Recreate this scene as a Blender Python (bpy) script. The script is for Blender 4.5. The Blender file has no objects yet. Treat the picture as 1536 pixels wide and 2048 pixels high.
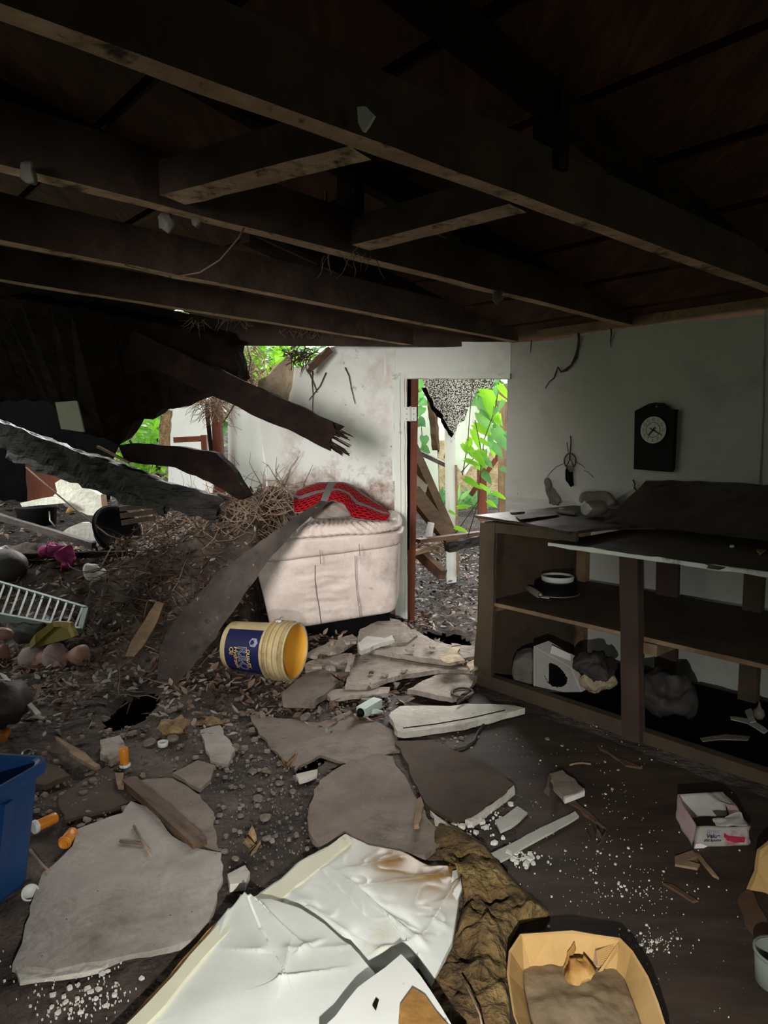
import bpy, bmesh, math, random
from mathutils import Vector as V, Matrix, noise, Quaternion
from math import sin, cos, pi, atan, atan2, sqrt, radians
random.seed(7)
C = bpy.context.scene.collection
SC = bpy.context.scene
# ---------------------------------------------------------------- camera
FPX = 1400.0; PIT = atan(140/1400); CZ = 1.3
cam = bpy.data.cameras.new('camera'); camo = bpy.data.objects.new('camera', cam); C.objects.link(camo)
camo.location = (0, 0, CZ); camo.rotation_euler = (pi/2-PIT, 0, 0)
cam.sensor_fit = 'VERTICAL'; cam.sensor_height = 24; cam.sensor_width = 18; cam.lens = 24*FPX/2048
cam.clip_start = 0.02
SC.camera = camo
# ---------------------------------------------------------------- light
SC.view_settings.view_transform = 'Standard'; SC.view_settings.look = 'None'
SC.view_settings.gamma = 1; SC.view_settings.use_curve_mapping = False
SC.view_settings.exposure = 0.0
def lamp(name, kind, loc, aim, energy, color=(1, 1, 1), **k):
    l = bpy.data.lights.new(name, kind); l.energy = energy; l.color = color
    for a, b in k.items(): setattr(l, a, b)
    o = bpy.data.objects.new(name, l); C.objects.link(o); o.location = loc
    o.rotation_euler = (V(aim)-V(loc)).to_track_quat('-Z', 'Y').to_euler(); return o
w = bpy.data.worlds.new('overcast_sky'); SC.world = w; w.use_nodes = True
nt = w.node_tree; nt.nodes.clear()
wo = nt.nodes.new('ShaderNodeOutputWorld'); bg = nt.nodes.new('ShaderNodeBackground')
tc = nt.nodes.new('ShaderNodeTexCoord'); sx = nt.nodes.new('ShaderNodeSeparateXYZ'); rp = nt.nodes.new('ShaderNodeValToRGB')
rp.color_ramp.elements[0].position = 0.0; rp.color_ramp.elements[0].color = (.25, .3, .2, 1)
rp.color_ramp.elements[1].position = 0.55; rp.color_ramp.elements[1].color = (.95, 1.0, 1.0, 1)
nt.links.new(tc.outputs['Generated'], sx.inputs[0]); nt.links.new(sx.outputs[2], rp.inputs[0])
nt.links.new(rp.outputs[0], bg.inputs[0]); bg.inputs[1].default_value = 3.2; nt.links.new(bg.outputs[0], wo.inputs[0])
# soft overcast daylight that falls in through the doorway and the hole in the roof
lamp('overcast_daylight', 'SUN', (1.1, 11, 3.6), (0.1, 4.3, 0.2), 13.0, (1, .97, .93), angle=radians(40))
# added fill spot near the camera, brightening sofa and back panel; no opening there
lamp('sofa_fill_spot', 'SPOT', (-1.05, .7, 1.45), (-0.32, 4.6, .95), 640, (1, .97, .94), spot_size=radians(44), spot_blend=1.0, shadow_soft_size=.4)
# daylight from the open side further left, falling on the rubble behind the rotted beams
lamp('left_gap_daylight', 'SPOT', (-4.3, 3.5, 1.9), (-2.45, 5.6, .85), 420, (.93, .97, 1), spot_size=radians(26), spot_blend=.8, shadow_soft_size=.3)
# the photographer's phone torch
lamp('phone_torch', 'SPOT', (0.02, 0.03, .88), (0.05, 1.75, 0.0), 190, (1, 1, .95), spot_size=radians(80), spot_blend=1.0, shadow_soft_size=.012)

# ---------------------------------------------------------------- geometry helpers
def ray(u, v):
    x = (u-768)/FPX; y = (1024-v)/FPX
    return V((x, cos(PIT)+y*sin(PIT), -sin(PIT)+y*cos(PIT)))
O = V((0, 0, CZ))
def G(u, v, z=0.0):
    r = ray(u, v); return O+r*((z-CZ)/r.z)
def D(u, v, y):
    r = ray(u, v); return O+r*(y/r.y)
def PL(u, v, p0, n):
    r = ray(u, v); return O+r*((V(p0)-O).dot(n)/r.dot(n))
A = V((-.6652, .7467, 0)); Bd = V((.7467, .6652, 0)); Z = V((0, 0, 1))
W0 = V((1.08, 4.43, 0))
def W(u, v, off=0.0): return PL(u, v, W0-Bd*off, Bd)          # clock wall, off metres in front of it
PJ = V((.04, 5.0, 0)); PR = V((.845, 4.69, 0)); PLf = V((-.95, 5.4, 0))
def sstep(a, b, x):
    t = min(1, max(0, (x-a)/(b-a))); return t*t*(3-2*t)
AMP = [(-4, .5), (-3, .5), (-2.2, .5), (-1.6, .62), (-1.15, .85), (-.8, .97), (-.5, .7), (-.15, .2), (.1, 0), (9, 0)]
def amp(x):
    if x <= -4: return .5
    for (a, p), (b, q) in zip(AMP, AMP[1:]):
        if a <= x <= b:
            return p+(q-p)*sstep(a, b, x)
    return 0
HOLES = [(G(264, 1415).x, G(264, 1415).y, .105, .24, .5), (.42, 4.62, .17, .12, .22)]
def H(x, y, n=True):
    s = 3.75+.25*sstep(-1.2, -2.2, x)
    h = amp(x)*sstep(s, 5.25, y)
    if -.88 < x < .3:
        h *= sstep(4.95, 5.35, y) if x > -.8 else 1-(1-sstep(4.95, 5.35, y))*sstep(-.88, -.8, x)
    if y > 6 and x > -.5: h = max(h, .05*(y-6))
    if y > 5.6 and x < -.3: h = max(h, amp(x)+.14*(y-5.6))
    if n:
        k = .018 if (x > .5 and y < 3.6) else .05
        k *= .25+sstep(3.2, 4.6, y)*.9+.3*sstep(0, -.8, x)
        h += k*(noise.noise(V((x*2.6, y*2.6, 3)))+.5*noise.noise(V((x*7, y*7, 8)))+.3*noise.noise(V((x*19, y*19, 1))))
        for (cx, cy, rx, ry, d) in HOLES:
            q = sqrt(((x-cx)/rx)**2+((y-cy)/ry)**2)+.10*noise.noise(V((x*14, y*14, 5)))
            if q < 1.3: h -= .035*(1-sstep(.85, 1.3, q))
    return h
def T(u, v, dz=0.0):
    r = ray(u, v); y = .6; py = y
    while y < 11:
        p = O+r*(y/r.y)
        if p.z < H(p.x, p.y)+dz:
            for k in range(6):
                m = (py+y)/2; p = O+r*(m/r.y)
                if p.z < H(p.x, p.y)+dz: y = m
                else: py = m
            return O+r*(y/r.y)
        py = y; y += .03
    return O+r*(y/r.y)
def nz(p, s=1.0, o=0): return noise.noise(V((p[0]*s+o, p[1]*s-o, p[2]*s+2*o)))

class MB:
    def __init__(s): s.b = bmesh.new(); s.uv = None
    def face(s, vs, sm=False):
        try:
            f = s.b.faces.new(vs); f.smooth = sm; return f
        except ValueError: return None
    def hexa(s, p):            # 8 points: bottom 0-3, top 4-7
        v = [s.b.verts.new(q) for q in p]
        for f in ((0, 3, 2, 1), (4, 5, 6, 7), (0, 1, 5, 4), (1, 2, 6, 5), (2, 3, 7, 6), (3, 0, 4, 7)): s.face([v[i] for i in f])
        return s
    def box(s, c, ex, ey, ez):  # centre + three half-vectors
        c, ex, ey, ez = V(c), V(ex), V(ey), V(ez)
        return s.hexa([c+a*ex+b*ey-ez for a, b in ((-1, -1), (1, -1), (1, 1), (-1, 1))]+[c+a*ex+b*ey+ez for a, b in ((-1, -1), (1, -1), (1, 1), (-1, 1))])
    def beam(s, p, q, w, h, up=Z, n=1, jag=0, bow=0, rough=0):   # p,q = centre of ends; n segments; jag = splintered far end
        p, q = V(p), V(q); d = (q-p); L = d.length; d.normalize(); up = V(up)
        sd = d.cross(up).normalized(); up = sd.cross(d).normalized(); rings = []
        m = 4 if not (jag or rough) else 12
        for i in range(n+1):
            t = i/n; c = p+d*(L*t)+up*(bow*sin(pi*t)); r = []
            for k in range(m):
                if m == 4: a, b = ((-1, -1), (1, -1), (1, 1), (-1, 1))[k]
                else:
                    e = k//3; f = (k % 3)/3*2-1
                    a, b = ((f, -1), (1, f), (-f, 1), (-1, -f))[e]
                pt = c+sd*(a*w/2)+up*(b*h/2)
                if rough: pt += (sd*a+up*b)*(rough*nz(pt, 14, k))+up*(rough*1.5*nz(pt, 5))
                if jag and i == n: pt += d*(jag*(random.random()-.55))
                r.append(s.b.verts.new(pt))
            rings.append(r)
        for r0, r1 in zip(rings, rings[1:]):
            for k in range(m): s.face([r0[k], r0[(k+1) % m], r1[(k+1) % m], r1[k]])
        s.face(rings[0][::-1]); e = rings[-1]
        if jag:
            c = s.b.verts.new(q-d*jag*.6)
            for k in range(m): s.face([e[k], e[(k+1) % m], c])
        else: s.face(e)
        return s
    def tube(s, pts, r, n=6, sm=True):
        pts = [V(p) for p in pts]; rings = []; m = len(pts)
        for i, p in enumerate(pts):
            d = (pts[min(i+1, m-1)]-pts[max(i-1, 0)])
            if d.length < 1e-9: d = V((0, 0, 1))
            d.normalize(); a = d.orthogonal() if i == 0 else (a0-d*a0.dot(d))
            if a.length < 1e-6: a = d.orthogonal()
            a.normalize(); a0 = a; b = d.cross(a); rr = r[i] if isinstance(r, (list, tuple)) else r
            rings.append([s.b.verts.new(p+(a*cos(2*pi*k/n)+b*sin(2*pi*k/n))*rr) for k in range(n)])
        for r0, r1 in zip(rings, rings[1:]):
            for k in range(n): s.face([r0[k], r0[(k+1) % n], r1[(k+1) % n], r1[k]], sm)
        s.face(rings[0][::-1]); s.face(rings[-1]); return s
    def lathe(s, prof, base, ax, n=28, caps=True, sm=True):     # prof: (radius, distance along axis)
        ax = V(ax).normalized(); a = ax.orthogonal().normalized(); b = ax.cross(a); base = V(base); R = []
        for r, h in prof:
            R.append([s.b.verts.new(base+ax*h+(a*cos(2*pi*k/n)+b*sin(2*pi*k/n))*max(r, 1e-4)) for k in range(n)])
        for r0, r1 in zip(R, R[1:]):
            for k in range(n): s.face([r0[k], r0[(k+1) % n], r1[(k+1) % n], r1[k]], sm)
        if caps: s.face(R[0][::-1]); s.face(R[-1])
        return s
    def grid(s, fn, nu, nv, sm=True, thick=None, hole=None):
        g = [[s.b.verts.new(fn(i/nu, j/nv)) for j in range(nv+1)] for i in range(nu+1)]
        uvl = s.b.loops.layers.uv.verify()
        for i in range(nu):
            for j in range(nv):
                if hole and hole((i+.5)/nu, (j+.5)/nv): continue
                f = s.face([g[i][j], g[i+1][j], g[i+1][j+1], g[i][j+1]], sm)
                if f:
                    for l, (a, b) in zip(f.loops, ((i, j), (i+1, j), (i+1, j+1), (i, j+1))): l[uvl].uv = (a/nu, b/nv)
        if thick:
            r = bmesh.ops.solidify(s.b, geom=s.b.faces[:], thickness=thick)
        return s
    def prism(s, pts, off, jit=0, sub=0, inset=0):       # polygon + extrusion vector, ragged edges
        pts = [V(p) for p in pts]; out = []
        for a, b in zip(pts, pts[1:]+pts[:1]):
            out.append(a); L = (b-a).length; k = int(L/sub) if sub else 0
            for i in range(1, k):
                p = a.lerp(b, i/k); e = (b-a).cross(V(off)).normalized(); out.append(p+e*(jit*(2*nz(p, 11)+1.2*nz(p, 37))))
        off = V(off); t = [s.b.verts.new(p) for p in out]; u = [s.b.verts.new(p+off+(V((nz(p, 23, 1), nz(p, 23, 2), 0))*jit*.8 if jit else V())) for p in out]
        n = len(out); f = s.face(t); g = s.face(u[::-1])
        for i in range(n): s.face([t[i], u[i], u[(i+1) % n], t[(i+1) % n]])
        bmesh.ops.triangulate(s.b, faces=[x for x in (f, g) if x])
        return s
    def ell(s, c, rx, ry=None, rz=None, rot=None, n=14, fn=None):
        ry = ry or rx; rz = rz or rx; M = rot.to_matrix().to_4x4() if rot else Matrix()
        m = Matrix.Translation(V(c)) @ M @ Matrix.Diagonal((rx, ry, rz, 1))
        r = bmesh.ops.create_uvsphere(s.b, u_segments=n, v_segments=max(6, n*2//3), radius=1, matrix=m)
        for x in r['verts']:
            if fn: x.co = fn(x.co)
            for f in x.link_faces: f.smooth = True
        return s
    def softbox(s, P, n=12, k=6.0, fn=None):               # P 8 corners as hexa, rounded box
        vs = {}
        def vert(a, b, c):
            key = (round(a, 5), round(b, 5), round(c, 5))
            if key not in vs:
                L = (abs(a)**k+abs(b)**k+abs(c)**k)**(1/k); x, y, z = a/L, b/L, c/L
                x, y, z = (x+1)/2, (y+1)/2, (z+1)/2
                bt = P[0].lerp(P[1], x).lerp(P[3].lerp(P[2], x), y); tp = P[4].lerp(P[5], x).lerp(P[7].lerp(P[6], x), y)
                p = bt.lerp(tp, z)
                if fn: p = fn(p, a, b, c)
                vs[key] = s.b.verts.new(p)
            return vs[key]
        for ax in range(3):
            for sg in (-1, 1):
                def pt(i, j):
                    a, b = 2*i/n-1, 2*j/n-1
                    return vert(*{0: (sg, a, b), 1: (b, sg, a), 2: (a, b, sg)}[ax])
                for i in range(n):
                    for j in range(n):
                        q = [pt(i, j), pt(i+1, j), pt(i+1, j+1), pt(i, j+1)]
                        s.face(q if sg > 0 else q[::-1], True)
        return s
    def leaf(s, base, d, up, L, w, heart=False, fold=.25, curl=.2):
        d = V(d).normalized(); sd = d.cross(V(up))
        sd = sd.normalized() if sd.length > 1e-5 else d.orthogonal().normalized(); nn = sd.cross(d).normalized(); base = V(base)
        pr = [(-.12, .55), (.12, .95), (.35, 1), (.62, .72), (.85, .3), (1, .02)] if heart else [(0, .03), (.2, .7), (.42, 1), (.68, .75), (.88, .35), (1, .02)]
        md = []; lf = []; rt = []
        for t, q in pr:
            z = -curl*L*t*t; tm = max(t, 0)
            md.append(s.b.verts.new(base+d*(L*tm)+nn*(z)))
            lf.append(s.b.verts.new(base+d*(L*t)+sd*(w/2*q)+nn*(z+fold*w/2*q)))
            rt.append(s.b.verts.new(base+d*(L*t)-sd*(w/2*q)+nn*(z+fold*w/2*q)))
        for i in range(len(pr)-1):
            s.face([md[i], md[i+1], lf[i+1], lf[i]], True); s.face([md[i+1], md[i], rt[i], rt[i+1]], True)
        return s
    def done(s, name, m, parent=None, fix=True):
        if fix: bmesh.ops.recalc_face_normals(s.b, faces=s.b.faces[:])
        me = bpy.data.meshes.new(name); s.b.to_mesh(me); s.b.free()
        for x in (m if isinstance(m, (list, tuple)) else [m]): me.materials.append(x)
        o = bpy.data.objects.new(name, me); C.objects.link(o)
        if parent is None:
            vs = me.vertices; n = max(1, len(vs)); c = V((sum(v.co.x for v in vs)/n, sum(v.co.y for v in vs)/n, min(v.co.z for v in vs) if len(vs) else 0))
            me.transform(Matrix.Translation(-c)); o.location = c
        else:
            r = parent.parent or parent
            me.transform(Matrix.Translation(-r.location)); o.parent = parent
        return o
def tag(o, label=None, cat=None, group=None, kind=None):
    if label: o['label'] = label
    if cat: o['category'] = cat
    if group: o['group'] = group
    if kind: o['kind'] = kind
    return o
def thing(name, label, cat, loc, group=None):
    o = bpy.data.objects.new(name, None); C.objects.link(o); o.location = V(loc); o.empty_display_size = .05
    return tag(o, label, cat, group)

# ---------------------------------------------------------------- materials
def lin(h):
    h = h.lstrip('#'); r = []
    for i in (0, 2, 4):
        c = int(h[i:i+2], 16)/255; r.append(c/12.92 if c <= .04045 else ((c+.055)/1.055)**2.4)
    return (*r, 1)
def mat(name, cols, scale=4, rough=.85, bump=.3, stretch=(1, 1, 1), dirt=None, specks=None, bscale=None, detail=8, spec=.3, trans=0, cracks=None, coord='Object', rot=(0, 0, 0), alpha=1, sss=0, metal=0, bdist=.02):
    m = bpy.data.materials.new(name); m.use_nodes = True; nt = m.node_tree; N = nt.nodes; L = nt.links; N.clear()
    out = N.new('ShaderNodeOutputMaterial'); b = N.new('ShaderNodeBsdfPrincipled'); L.new(b.outputs[0], out.inputs[0])
    b.inputs['Roughness'].default_value = rough; b.inputs['Specular IOR Level'].default_value = spec; b.inputs['Metallic'].default_value = metal
    t = N.new('ShaderNodeTexCoord'); mp = N.new('ShaderNodeMapping'); L.new(t.outputs[coord], mp.inputs[0]); mp.inputs['Scale'].default_value = stretch; mp.inputs['Rotation'].default_value = rot
    no = N.new('ShaderNodeTexNoise'); no.inputs['Scale'].default_value = scale; no.inputs['Detail'].default_value = detail; no.inputs['Roughness'].default_value = .65
    L.new(mp.outputs[0], no.inputs['Vector'])
    r = N.new('ShaderNodeValToRGB'); e = r.color_ramp.elements
    if len(cols) == 1: cols = cols*2
    n = len(cols)
    for i, c in enumerate(cols):
        pos = .32+.36*i/(n-1)
        if i < 2: x = e[i]; x.position = pos if i else .32
        else: x = e.new(pos)
        x.color = lin(c)
    if n == 2: e[1].position = .68
    L.new(no.outputs['Fac'], r.inputs[0]); col = r.outputs[0]
    def mix(fac, base, hexc):
        mx = N.new('ShaderNodeMix'); mx.data_type = 'RGBA'
        L.new(fac, mx.inputs[0]); L.new(base, mx.inputs[6]); mx.inputs[7].default_value = lin(hexc); return mx.outputs[2]
    def thr(src, lo, hi, inv=False):
        q = N.new('ShaderNodeMapRange'); q.inputs[1].default_value = lo; q.inputs[2].default_value = hi
        q.inputs[3].default_value = 1 if inv else 0; q.inputs[4].default_value = 0 if inv else 1; L.new(src, q.inputs[0]); return q.outputs[0]
    for dd in (dirt or []):      # (hex, scale, lo, hi)
        nn = N.new('ShaderNodeTexNoise'); nn.inputs['Scale'].default_value = dd[1]; nn.inputs['Detail'].default_value = 9; nn.inputs['Roughness'].default_value = .7
        L.new((mp if len(dd) > 4 else t).outputs[0] if len(dd) > 4 else t.outputs[coord], nn.inputs['Vector']); col = mix(thr(nn.outputs['Fac'], dd[2], dd[3]), col, dd[0])
    for sp in (specks or []):    # (hex, scale, radius)
        vv = N.new('ShaderNodeTexVoronoi'); vv.inputs['Scale'].default_value = sp[1]; L.new(t.outputs[coord], vv.inputs['Vector'])
        col = mix(thr(vv.outputs['Distance'], sp[2]*.7, sp[2], True), col, sp[0])
    if cracks:
        vv = N.new('ShaderNodeTexVoronoi'); vv.feature = 'DISTANCE_TO_EDGE'; vv.inputs['Scale'].default_value = cracks[1]
        wv = N.new('ShaderNodeMixRGB'); wv.blend_type = 'ADD'; wv.inputs[0].default_value = .25; L.new(t.outputs[coord], wv.inputs[1]); L.new(no.outputs['Color'], wv.inputs[2])
        L.new(wv.outputs[0], vv.inputs['Vector']); col = mix(thr(vv.outputs['Distance'], 0, cracks[2], True), col, cracks[0])
    L.new(col, b.inputs['Base Color'])
    if bump:
        bn = N.new('ShaderNodeTexNoise'); bn.inputs['Scale'].default_value = bscale or scale*4; bn.inputs['Detail'].default_value = 8; L.new(mp.outputs[0], bn.inputs['Vector'])
        bp = N.new('ShaderNodeBump'); bp.inputs['Strength'].default_value = bump; bp.inputs['Distance'].default_value = bdist; L.new(bn.outputs['Fac'], bp.inputs['Height']); L.new(bp.outputs[0], b.inputs['Normal'])
    if trans:
        tr = N.new('ShaderNodeBsdfTranslucent'); L.new(col, tr.inputs[0]); ms = N.new('ShaderNodeMixShader'); ms.inputs[0].default_value = trans
        L.new(b.outputs[0], ms.inputs[1]); L.new(tr.outputs[0], ms.inputs[2]); L.new(ms.outputs[0], out.inputs[0])
    if alpha < 1:
        b.inputs['Transmission Weight'].default_value = 1-alpha; b.inputs['IOR'].default_value = 1.1
    return m
K = {}
K['dirt'] = mat('dirt', ['#221b17', '#443932', '#685c53'], 3, .9, .9, dirt=[('#6e635b', 1.1, .55, .75), ('#120e0c', 2.2, .58, .7)], specks=[('#6d645b', 70, .12)], bscale=22, bdist=.03)
K['soil'] = mat('soil', ['#0f0b09', '#1d1612', '#33291f'], 7, .95, 1, specks=[('#75655a', 30, .2)], bscale=25, bdist=.04)
K['lino'] = mat('worn_dark_linoleum', ['#291f18', '#382c23', '#46392e'], 2.5, .75, .12, stretch=(1, 4, 1), rot=(0, 0, .75), dirt=[('#4b443c', 1.3, .56, .75), ('#1a1512', 3, .6, .72)], specks=[('#77706a', 34, .06)])
K['board'] = mat('dark_roof_board', ['#301d12', '#44291a', '#553623'], 3, .85, .3, stretch=(6, 1, 1), rot=(0, 0, .84), dirt=[('#38241a', 1.5, .5, .7)])
K['joist'] = mat('old_joist_timber', ['#221812', '#33251d', '#42332b'], 4, .85, .4, dirt=[('#1c130e', 2.5, .54, .66)])
K['edge'] = mat('lit_joist_underside', ['#7a624d', '#a08466', '#bca084'], 5, .85, .4, dirt=[('#3a2b22', 6, .54, .64), ('#2a1f19', 16, .6, .68)])  # bounce light from the floor is painted in by this paler colour
K['dark'] = mat('charred_dark_timber', ['#0d0807', '#19100d', '#261a15'], 5, .9, .8, spec=.1, dirt=[('#33241d', 2, .6, .75)], bscale=14, bdist=.03)
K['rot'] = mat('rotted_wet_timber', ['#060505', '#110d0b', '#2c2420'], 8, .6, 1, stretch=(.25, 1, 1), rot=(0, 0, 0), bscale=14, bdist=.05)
K['grey_wood'] = mat('weathered_grey_plank', ['#2b2421', '#463d38', '#5d534d'], 3, .75, .4, stretch=(1, 1, .35), dirt=[('#1b1614', 1.5, .52, .7), ('#978b82', 24, .63, .70), ('#14100e', 12, .6, .7)])
K['tan_wood'] = mat('bare_tan_wood', ['#604b38', '#7f674f', '#987d62'], 5, .8, .3, dirt=[('#3a2a1d', 3, .58, .7)])
K['red_wood'] = mat('red_brown_wood', ['#4a2316', '#66331f', '#7d4630'], 5, .7, .25, stretch=(1, 1, .2), dirt=[('#2a150e', 2, .6, .72)])
K['brown_wood'] = mat('brown_wet_wood', ['#3a2820', '#57402f', '#6e5440'], 5, .7, .4, stretch=(.3, .3, 1), dirt=[('#1f1612', 3, .55, .7)])
K['cab_wood'] = mat('grimy_cabinet_wood', ['#3a3026', '#4b3f31', '#5a4b39'], 3, .75, .2, dirt=[('#241c17', 1.5, .5, .72)])
K['cab_red'] = mat('dark_red_brown_post', ['#33251f', '#40302a', '#4c3b33'], 3, .75, .2, dirt=[('#261815', 2, .55, .7)])
K['top'] = mat('rotten_counter_top', ['#2a211c', '#43362f', '#57483e'], 3, .55, .4, dirt=[('#120e0c', 1.6, .48, .6), ('#6f5d52', 4, .62, .72)])
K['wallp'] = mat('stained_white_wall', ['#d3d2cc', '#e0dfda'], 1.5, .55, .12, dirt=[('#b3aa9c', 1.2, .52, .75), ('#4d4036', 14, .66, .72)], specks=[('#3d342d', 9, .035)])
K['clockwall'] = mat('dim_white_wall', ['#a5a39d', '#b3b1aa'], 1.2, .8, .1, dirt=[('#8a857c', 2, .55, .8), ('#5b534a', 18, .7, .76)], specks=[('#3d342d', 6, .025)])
K['peel'] = mat('peeling_white_paint', ['#cdd0c6', '#dde0d8'], 6, .6, .25, stretch=(1, 1, .15), dirt=[('#7c7a6c', 9, .6, .7)])
K['slab'] = mat('pale_grey_slab', ['#8a837c', '#a39b93', '#b8afa6'], 3, .85, .5, dirt=[('#574c43', 1.6, .5, .72), ('#2c2521', 15, .68, .75)], specks=[('#3a322d', 14, .04)], bscale=26)
K['slab2'] = mat('dusty_tan_slab', ['#8b8075', '#a4988c', '#bbb0a3'], 4, .9, .5, dirt=[('#6b5f55', 5, .5, .7), ('#4b4038', 2, .56, .72), ('#332a25', 18, .64, .73), ('#d0c6ba', 26, .66, .74)], bscale=34, bdist=.035)
K['slab3'] = mat('white_plasterboard', ['#a9a297', '#bdb7ac', '#cfc9bf'], 5, .85, .5, dirt=[('#7f756a', 3, .54, .72), ('#4b423b', 16, .64, .73)], bscale=30)
K['slab4'] = mat('brown_grey_slab', ['#63574d', '#776a5f', '#8a7d71'], 3, .85, .4, dirt=[('#3a312b', 2, .55, .75)], specks=[('#958b80', 45, .1)], bdist=.03)
K['browns'] = mat('dark_brown_panel', ['#35281f', '#493a2d', '#5c4b3b'], 3, .88, .3, dirt=[('#1f1815', 1.5, .5, .7)])
K['bright_plaster'] = mat('bright_white_plaster', ['#cfc9b8', '#e6e0d0'], 8, .9, .6, specks=[('#8a8474', 40, .12)])
K['leather'] = mat('dirty_cream_leather', ['#b1a198', '#c6b7ae', '#d2c5bd'], 2.5, .5, .2, dirt=[('#83736a', 2.2, .5, .72), ('#6b5b50', 6, .6, .74), ('#4b4038', 20, .68, .75)], bscale=30, spec=.4)
K['darkcloth'] = mat('grey_brown_fabric', ['#5b514b', '#786d66', '#8c8179'], 4, .9, .3)
K['twig'] = mat('dry_root', ['#5b483a', '#8a715d', '#b39a84'], 3, .85, 0)
K['twigd'] = mat('dark_root', ['#2b2019', '#463529', '#5e4a3b'], 3, .85, 0)
K['leafd'] = mat('dry_leaf', ['#4a3527', '#75594a', '#a58d7c'], 2, .7, 0, detail=2)
K['leafp'] = mat('pale_dry_leaf', ['#6e6259', '#968a80', '#b5aaa0'], 5, .7, 0, detail=2)
K['chips'] = mat('white_paint_flake', ['#bdb9b0', '#dcd8cf'], 6, .7, 0)
K['stone'] = mat('grey_rubble', ['#544c45', '#71685f', '#93897e'], 14, .9, .4)
K['green'] = mat('bright_green_leaf', ['#5f9a1f', '#82bf2c', '#a3d93f'], 2.5, .4, 0, trans=.55, detail=2)
K['green2'] = mat('mid_green_leaf', ['#3b6a3c', '#5b8f4d', '#7aad5f'], 2.5, .4, 0, trans=.45, detail=2)
K['vinyl'] = mat('white_vinyl_sheet', ['#c3c4ba', '#d3d5cd', '#dcdfd8'], 2, .38, .08, dirt=[('#a98a50', 1.1, .62, .8), ('#3b342c', 20, .7, .76)], spec=.45)
K['cream'] = mat('cream_folded_hem', ['#cfcab0', '#dcd8c2'], 3, .5, .1, dirt=[('#9a9072', 5, .6, .72)])
K['rust'] = mat('rusty_brown_stain', ['#6e4a22', '#9a7038', '#c3a468'], 5, .8, .4)
K['batt'] = mat('rotten_brown_batt', ['#3a2c1b', '#665031', '#8e764b'], 6, .95, 1, dirt=[('#241a11', 5, .57, .7), ('#8d7a50', 4, .62, .75)], bscale=24, bdist=.05)
K['card'] = mat('brown_cardboard', ['#a5824f', '#b8945f', '#c4a26e'], 3, .85, .1, dirt=[('#8a6a40', 2, .6, .78)])
K['cardin'] = mat('grey_brown_sludge', ['#6a5a45', '#7d6c54', '#8c7b62'], 4, .7, .4, dirt=[('#4c4030', 3, .55, .7), ('#2e2419', 1.7, .66, .74)])
K['bluep'] = mat('blue_plastic', ['#1c3a66', '#23487c'], 2, .42, .05, dirt=[('#16294a', 3, .6, .75)])
K['amber'] = mat('amber_plastic', ['#d8862a', '#e89a3c'], 4, .3, 0, spec=.5, trans=.25)
K['whitep'] = mat('white_plastic', ['#c6c6c0', '#d9d9d4'], 5, .45, 0)
K['metal'] = mat('dull_metal', ['#7d7a75', '#a19d96'], 8, .4, .1, metal=.7)
K['bucket'] = mat('yellowed_bucket_plastic', ['#a8946a', '#b9a57a', '#c6b48c'], 4, .45, .05, dirt=[('#6d5c44', 3, .54, .72)])
K['bucket_in'] = mat('orange_yellow_inner_plastic', ['#d99a2c', '#e6ab3f'], 4, .5, 0, dirt=[('#a87c3a', 4, .6, .75)])
K['navy'] = mat('navy_label', ['#14163c', '#1a1d4b'], 4, .5, .05, dirt=[('#2d2a38', 5, .6, .75)])
K['gold'] = mat('gold_print', ['#cfae58'], 4, .6, 0)
K['silver'] = mat('faded_grey_print', ['#8f8f9c'], 4, .6, 0)
K['black'] = mat('black_plastic', ['#09090a', '#0e0e0f'], 4, .6, .05, spec=.12)
K['blackm'] = mat('flat_black', ['#070708', '#0e0e10'], 5, .95, .2, spec=.04)  # plain near-black without gloss
K['dial'] = mat('clock_dial_paper', ['#b9b6ae', '#c3c0b8'], 4, .6, 0)
K['ink'] = mat('black_ink', ['#111111'], 4, .6, 0)
K['inkblue'] = mat('dark_blue_ink', ['#22254f'], 4, .6, 0)
K['pinkbox'] = mat('pink_white_carton', ['#d7a9ae', '#dcc9c6', '#e2dad5'], 5, .6, .1, detail=2, dirt=[('#a8394f', 7, .6, .66)])
K['whitebox'] = mat('white_carton', ['#c9c4bd', '#d8d3cc'], 5, .65, .1, dirt=[('#c07d86', 4, .58, .66)])
K['crimson'] = mat('crimson_print', ['#8a1630', '#a82440'], 5, .6, 0)
K['plumcloth'] = mat('magenta_cloth', ['#6a1b45', '#8a2b5e'], 5, .8, .2)
K['skin'] = mat('dirty_doll_vinyl', ['#8a6455', '#a07a69'], 4, .5, .05, dirt=[('#6f5347', 4, .55, .72)])
K['dollcloth'] = mat('dirty_lilac_cloth', ['#7c6a68', '#96827f'], 5, .9, .3, dirt=[('#5a4a47', 3, .55, .7)])
K['gpl'] = mat('grey_green_plastic', ['#545f56', '#69756c'], 5, .5, .05, dirt=[('#4b5248', 4, .6, .75)])
K['tubw'] = mat('dull_pale_plastic', ['#6f746a', '#80857b'], 4, .6, 0)
K['yellow'] = mat('dull_yellow_plastic', ['#6b5f1e', '#847526'], 4, .5, .1)
K['bag'] = mat('dark_grey_bag', ['#2b2726', '#3f3937'], 4, .6, .4)
K['shingle'] = mat('mineral_roof_felt', ['#14151a', '#22232a'], 4, .9, .3, specks=[('#f4f1ec', 95, .55), ('#b3b0ad', 130, .4)])
K['straw'] = mat('pale_straw', ['#8f7c5e', '#b39e7c', '#cdbb99'], 14, .95, .6)
K['leafw'] = mat('dark_wet_leaf', ['#241a15', '#3f2f27', '#6b584c'], 3, .6, 0, detail=2)
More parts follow.
